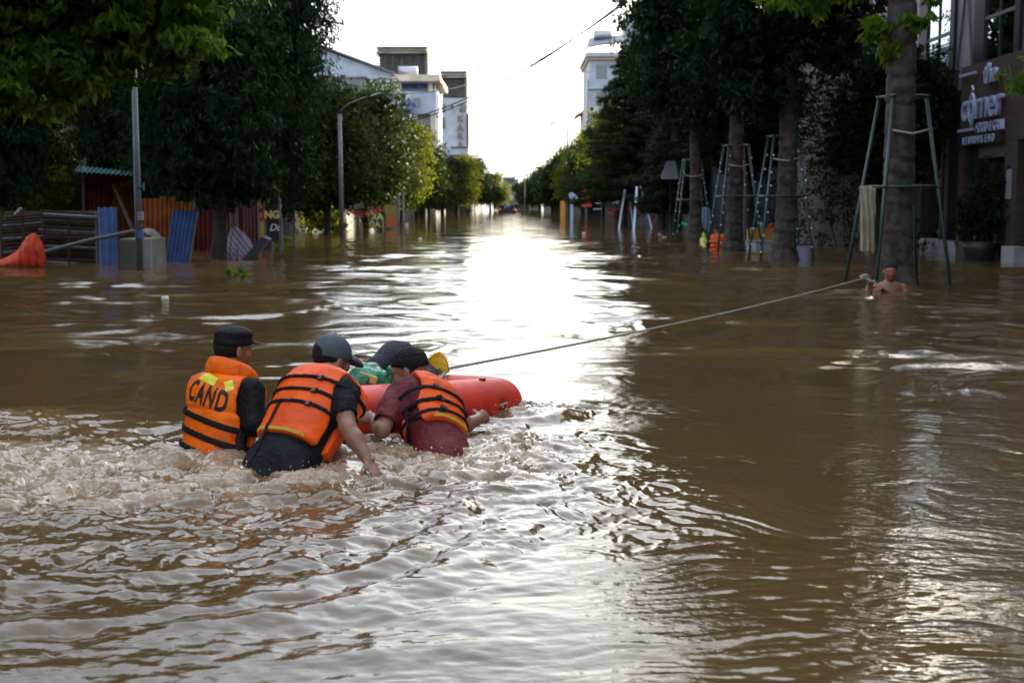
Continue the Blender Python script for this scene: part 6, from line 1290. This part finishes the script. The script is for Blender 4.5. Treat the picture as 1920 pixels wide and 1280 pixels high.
# load
bg_f = Field((-1.2, 7.0, -.1), (-.2, 8.8, .5), .012)
b_ = smin(bg_f.cap(P(684, 708, 7.95), P(748, 676, 8.15), .085, .12), bg_f.cap(P(748, 676, 8.15), P(806, 702, 8.2), .12, .06), .06); b_ = smin(b_, bg_f.cap(P(680, 712, 8.0), P(800, 715, 8.1), .08), .05)
bb = link('black_bag', ruffle(bg_f.mesh('black_bag', b_), .014, 7, 3), NAVY, None, True); tag(bb, 'big black bag lying on the float behind the green plastic bag', 'bag'); q = MB().tube([P(700, 690, 7.93), P(720, 677, 7.98), P(744, 668, 8.03)], .006, 5).build('piping', mat('piping_brown', (.2, .09, .07), .5), None); q.parent = bb
GB = mat('green_plastic_bag', (.05, .42, .22), .22, var=.5, vscale=16, bump=.9, bscale=22, trans=.35)
g_ = smin(bg_f.cap(P(678, 714, 7.4), P(712, 716, 7.45), .088, .075), bg_f.ballrad(P(693, 706, 7.45), .075), .05); k0, k1 = P(716, 704, 7.42), P(728, 697, 7.40); g_ = smin(g_, bg_f.cap(k0, k1, .022, .012), .02); g_ = smin(g_, bg_f.cap(k1, P(731, 692, 7.38), .01, .022), .01)
gb = link('green_bag', ruffle(bg_f.mesh('green_bag', g_), .014, 17, 5), GB, None, True); tag(gb, 'tied green plastic bag of groceries on the float behind the maroon-shirted person', 'plastic bag'); 
m = MB(); q = P(690, 708, 7.345); m.box(q, (.11, .03, .045), rz=.3, m=Matrix.Rotation(.35, 3, 'Y')); pk_ = m.build('packet', mat('packet_yellow', (.55, .42, .10), .4), None, bevel=.006); pk_.parent = gb
sc_ = lbl('yellow_paddle', 'yellow ribbed paddle blade sticking up from the float', 'paddle', P(820, 700, 8.5)); m = MB(); top = [(803, 672), (812, 662), (824, 658), (832, 663), (838, 672), (843, 692)]; bot = [(800, 690), (806, 697), (815, 701), (826, 703), (836, 701), (843, 697)]
for k, ((xa, ya), (xb, yb)) in enumerate(zip(top, bot)):
    for j in range(7): t_ = j / 6; m.v.append(tuple(P(xa + (xb - xa) * t_, ya + (yb - ya) * t_, 8.5 + (.012 if (j % 2) else -.008) - .05 * abs(k - 2.5) / 2.5)))
for k in range(5):
    for j in range(6): q = k * 7 + j; m.f.append((q, q + 7, q + 8, q + 1))
o_ = m.build('blade', mat('paddle_yellow', (.80, .46, .02), .35), sc_, True); md = o_.modifiers.new('s', 'SOLIDIFY'); md.thickness = .012
MB().tube([P(822, 690, 8.52), P(835, 715, 8.3), P(850, 735, 8.0)], .014, 8).build('shaft', mat('paddle_shaft', (.05, .05, .055), .4), sc_)
# tow rope from the float to the nearest tree frame
g2 = P(1622, 521, 18.9); rp0 = P(843, 690, 8.65); rope('tow_rope', sagp(rp0, g2, .05, 50), .0100, 'long pale tow rope stretched from the float to the green frame by the swimmer', 'rope', n=8)
rope('rope_knot', [g2 + Vector(o_) for o_ in ((-.06, -.05, .03), (0, -.06, .05), (.07, 0, .0), (0, .06, -.02), (-.06, .02, .02), (.03, -.07, -.02), (.09, -.06, -.05))], .022, 'white rope knot round the leg of the largest stake frame', 'rope knot'); rope('rope_loop', [P(1632, 528, 18.5) + Vector(o_) for o_ in ((0, 0, 0), (-.05, 0, -.08), (-.06, 0, -.2))] + [P(1632, 528, 18.5) + Vector((.1, 0, -.2)), P(1632, 528, 18.5) + Vector((.11, 0, -.05)), P(1632, 528, 18.5) + Vector((.04, 0, .02))], .014, 'white rope loop hanging from the swimmer\'s hands into the water', 'rope')
# ------------------------------------------------------------ small figures and the far boat
g = G(1652, 546); figure('person', (g.x + .0, g.y - .4, -.385), 'smiling bare-shouldered swimmer with black hair at the foot of the ringed tree, holding the rope', (-.12, -1, 0), .05, .78, skin=mat('skin_wet', (.22, .085, .045), .35), arms=((.27, .20, .42), (.08, .28, .40)), h=.0125, scale=1.1)
g = G(1345, 468); figure('person', (g.x, g.y, -.08), 'wader in orange life vest seen from behind between the dark trunks', (.1, 1, 0), .25, .78, top=NAVY, vest=VEST2, h=.02, scale=1.0, arms=((.3, .3, .35), (-.3, .3, .35)))
g = G(1262, 445); figure('person', (g.x, g.y, -.35), 'bare-backed wader bending low beside the farthest green frame', (-1, .25, 0), 1.1, .78, skin=mat('skin_pinkish', (.34, .20, .16), .5), h=.022, arms=((.2, .3, .2), (-.2, .3, .2)))
fb = lbl('red_boat', 'small dark red inflatable boat far down the street', 'boat', G(951, 399)); gg = G(951, 399.5); m = MB(); x0 = gg.x; d0 = gg.y
m.tube([(x0 - .8, d0 - .9, .22), (x0 - .85, d0 + 1.5, .22), (x0 - .5, d0 + 2.3, .25), (x0 + .5, d0 + 2.3, .25), (x0 + .85, d0 + 1.5, .22), (x0 + .8, d0 - .9, .22)], .24, 10); m.build('side_tube', mat('dark_red_rubber', (.20, .02, .03), .4), fb, True); MB().box2((x0 - .6, d0 - .8, .05), (x0 + .6, d0 + 2.1, .14)).build('floor_board', BLACKM, fb); MB().box2((x0 - .6, d0 - .95, .1), (x0 + .6, d0 - .85, .5)).build('transom', BLACKM, fb); MB().box2((x0 + .1, d0 - 1.25, -.1), (x0 + .4, d0 - .97, .75)).build('outboard', BLACKM, fb)
for i, (dx, dy, tp, ll) in enumerate(((-.55, .2, BLACKCL, 'dark-clothed boatman at the left side of the far red boat'), (.0, 1.2, BLUEP, 'person in blue seated in the middle of the far red boat'), (.55, .1, NAVY, 'taller dark figure at the right side of the far red boat'))): figure('person', (x0 + dx, d0 + dy, .42), ll, (.1, -1 if i == 1 else 1, 0), .15, .78, top=tp, h=.04, scale=.95, group='people in the far red boat')

# ------------------------------------------------------------ spray thrown up round the men and the bow of the float
rg = np.random.default_rng(5); V = []; Fc = []
spots = [(-1.50, 6.35, .16, 130), (-1.05, 5.95, .2, 190), (-.68, 5.8, .12, 110), (-.35, 6.45, .22, 200), (-1.6, 5.6, .35, 120), (.05, 7.75, .16, 110), (-.75, 6.6, .15, 90), (-2.2, 6.0, .5, 90), (.25, 7.9, .15, 50)]
octa = np.array([(1, 0, 0), (-1, 0, 0), (0, 1, 0), (0, -1, 0), (0, 0, 1), (0, 0, -1)], float); of = np.array([(0, 2, 4), (2, 1, 4), (1, 3, 4), (3, 0, 4), (2, 0, 5), (1, 2, 5), (3, 1, 5), (0, 3, 5)])
for (x_, y_, s_, n_) in spots:
    for k in range(n_):
        r_ = rg.gamma(2, .0011) + .0010; c_ = np.array([x_ + rg.normal(0, s_), y_ + rg.normal(0, s_ * .7), .015 + abs(rg.normal(0, .035))]); Fc.append(of + len(V) * 6); V.append(octa * r_ * [1, 1, 1.2] + c_)
me = mesh_np('spray', np.concatenate(V), np.concatenate(Fc)); tag(link('spray', me, mat('water_drops', (.55, .47, .38), .12, ior=1.33), None, True), 'drops of muddy water flung up round the wading men', kind='stuff')
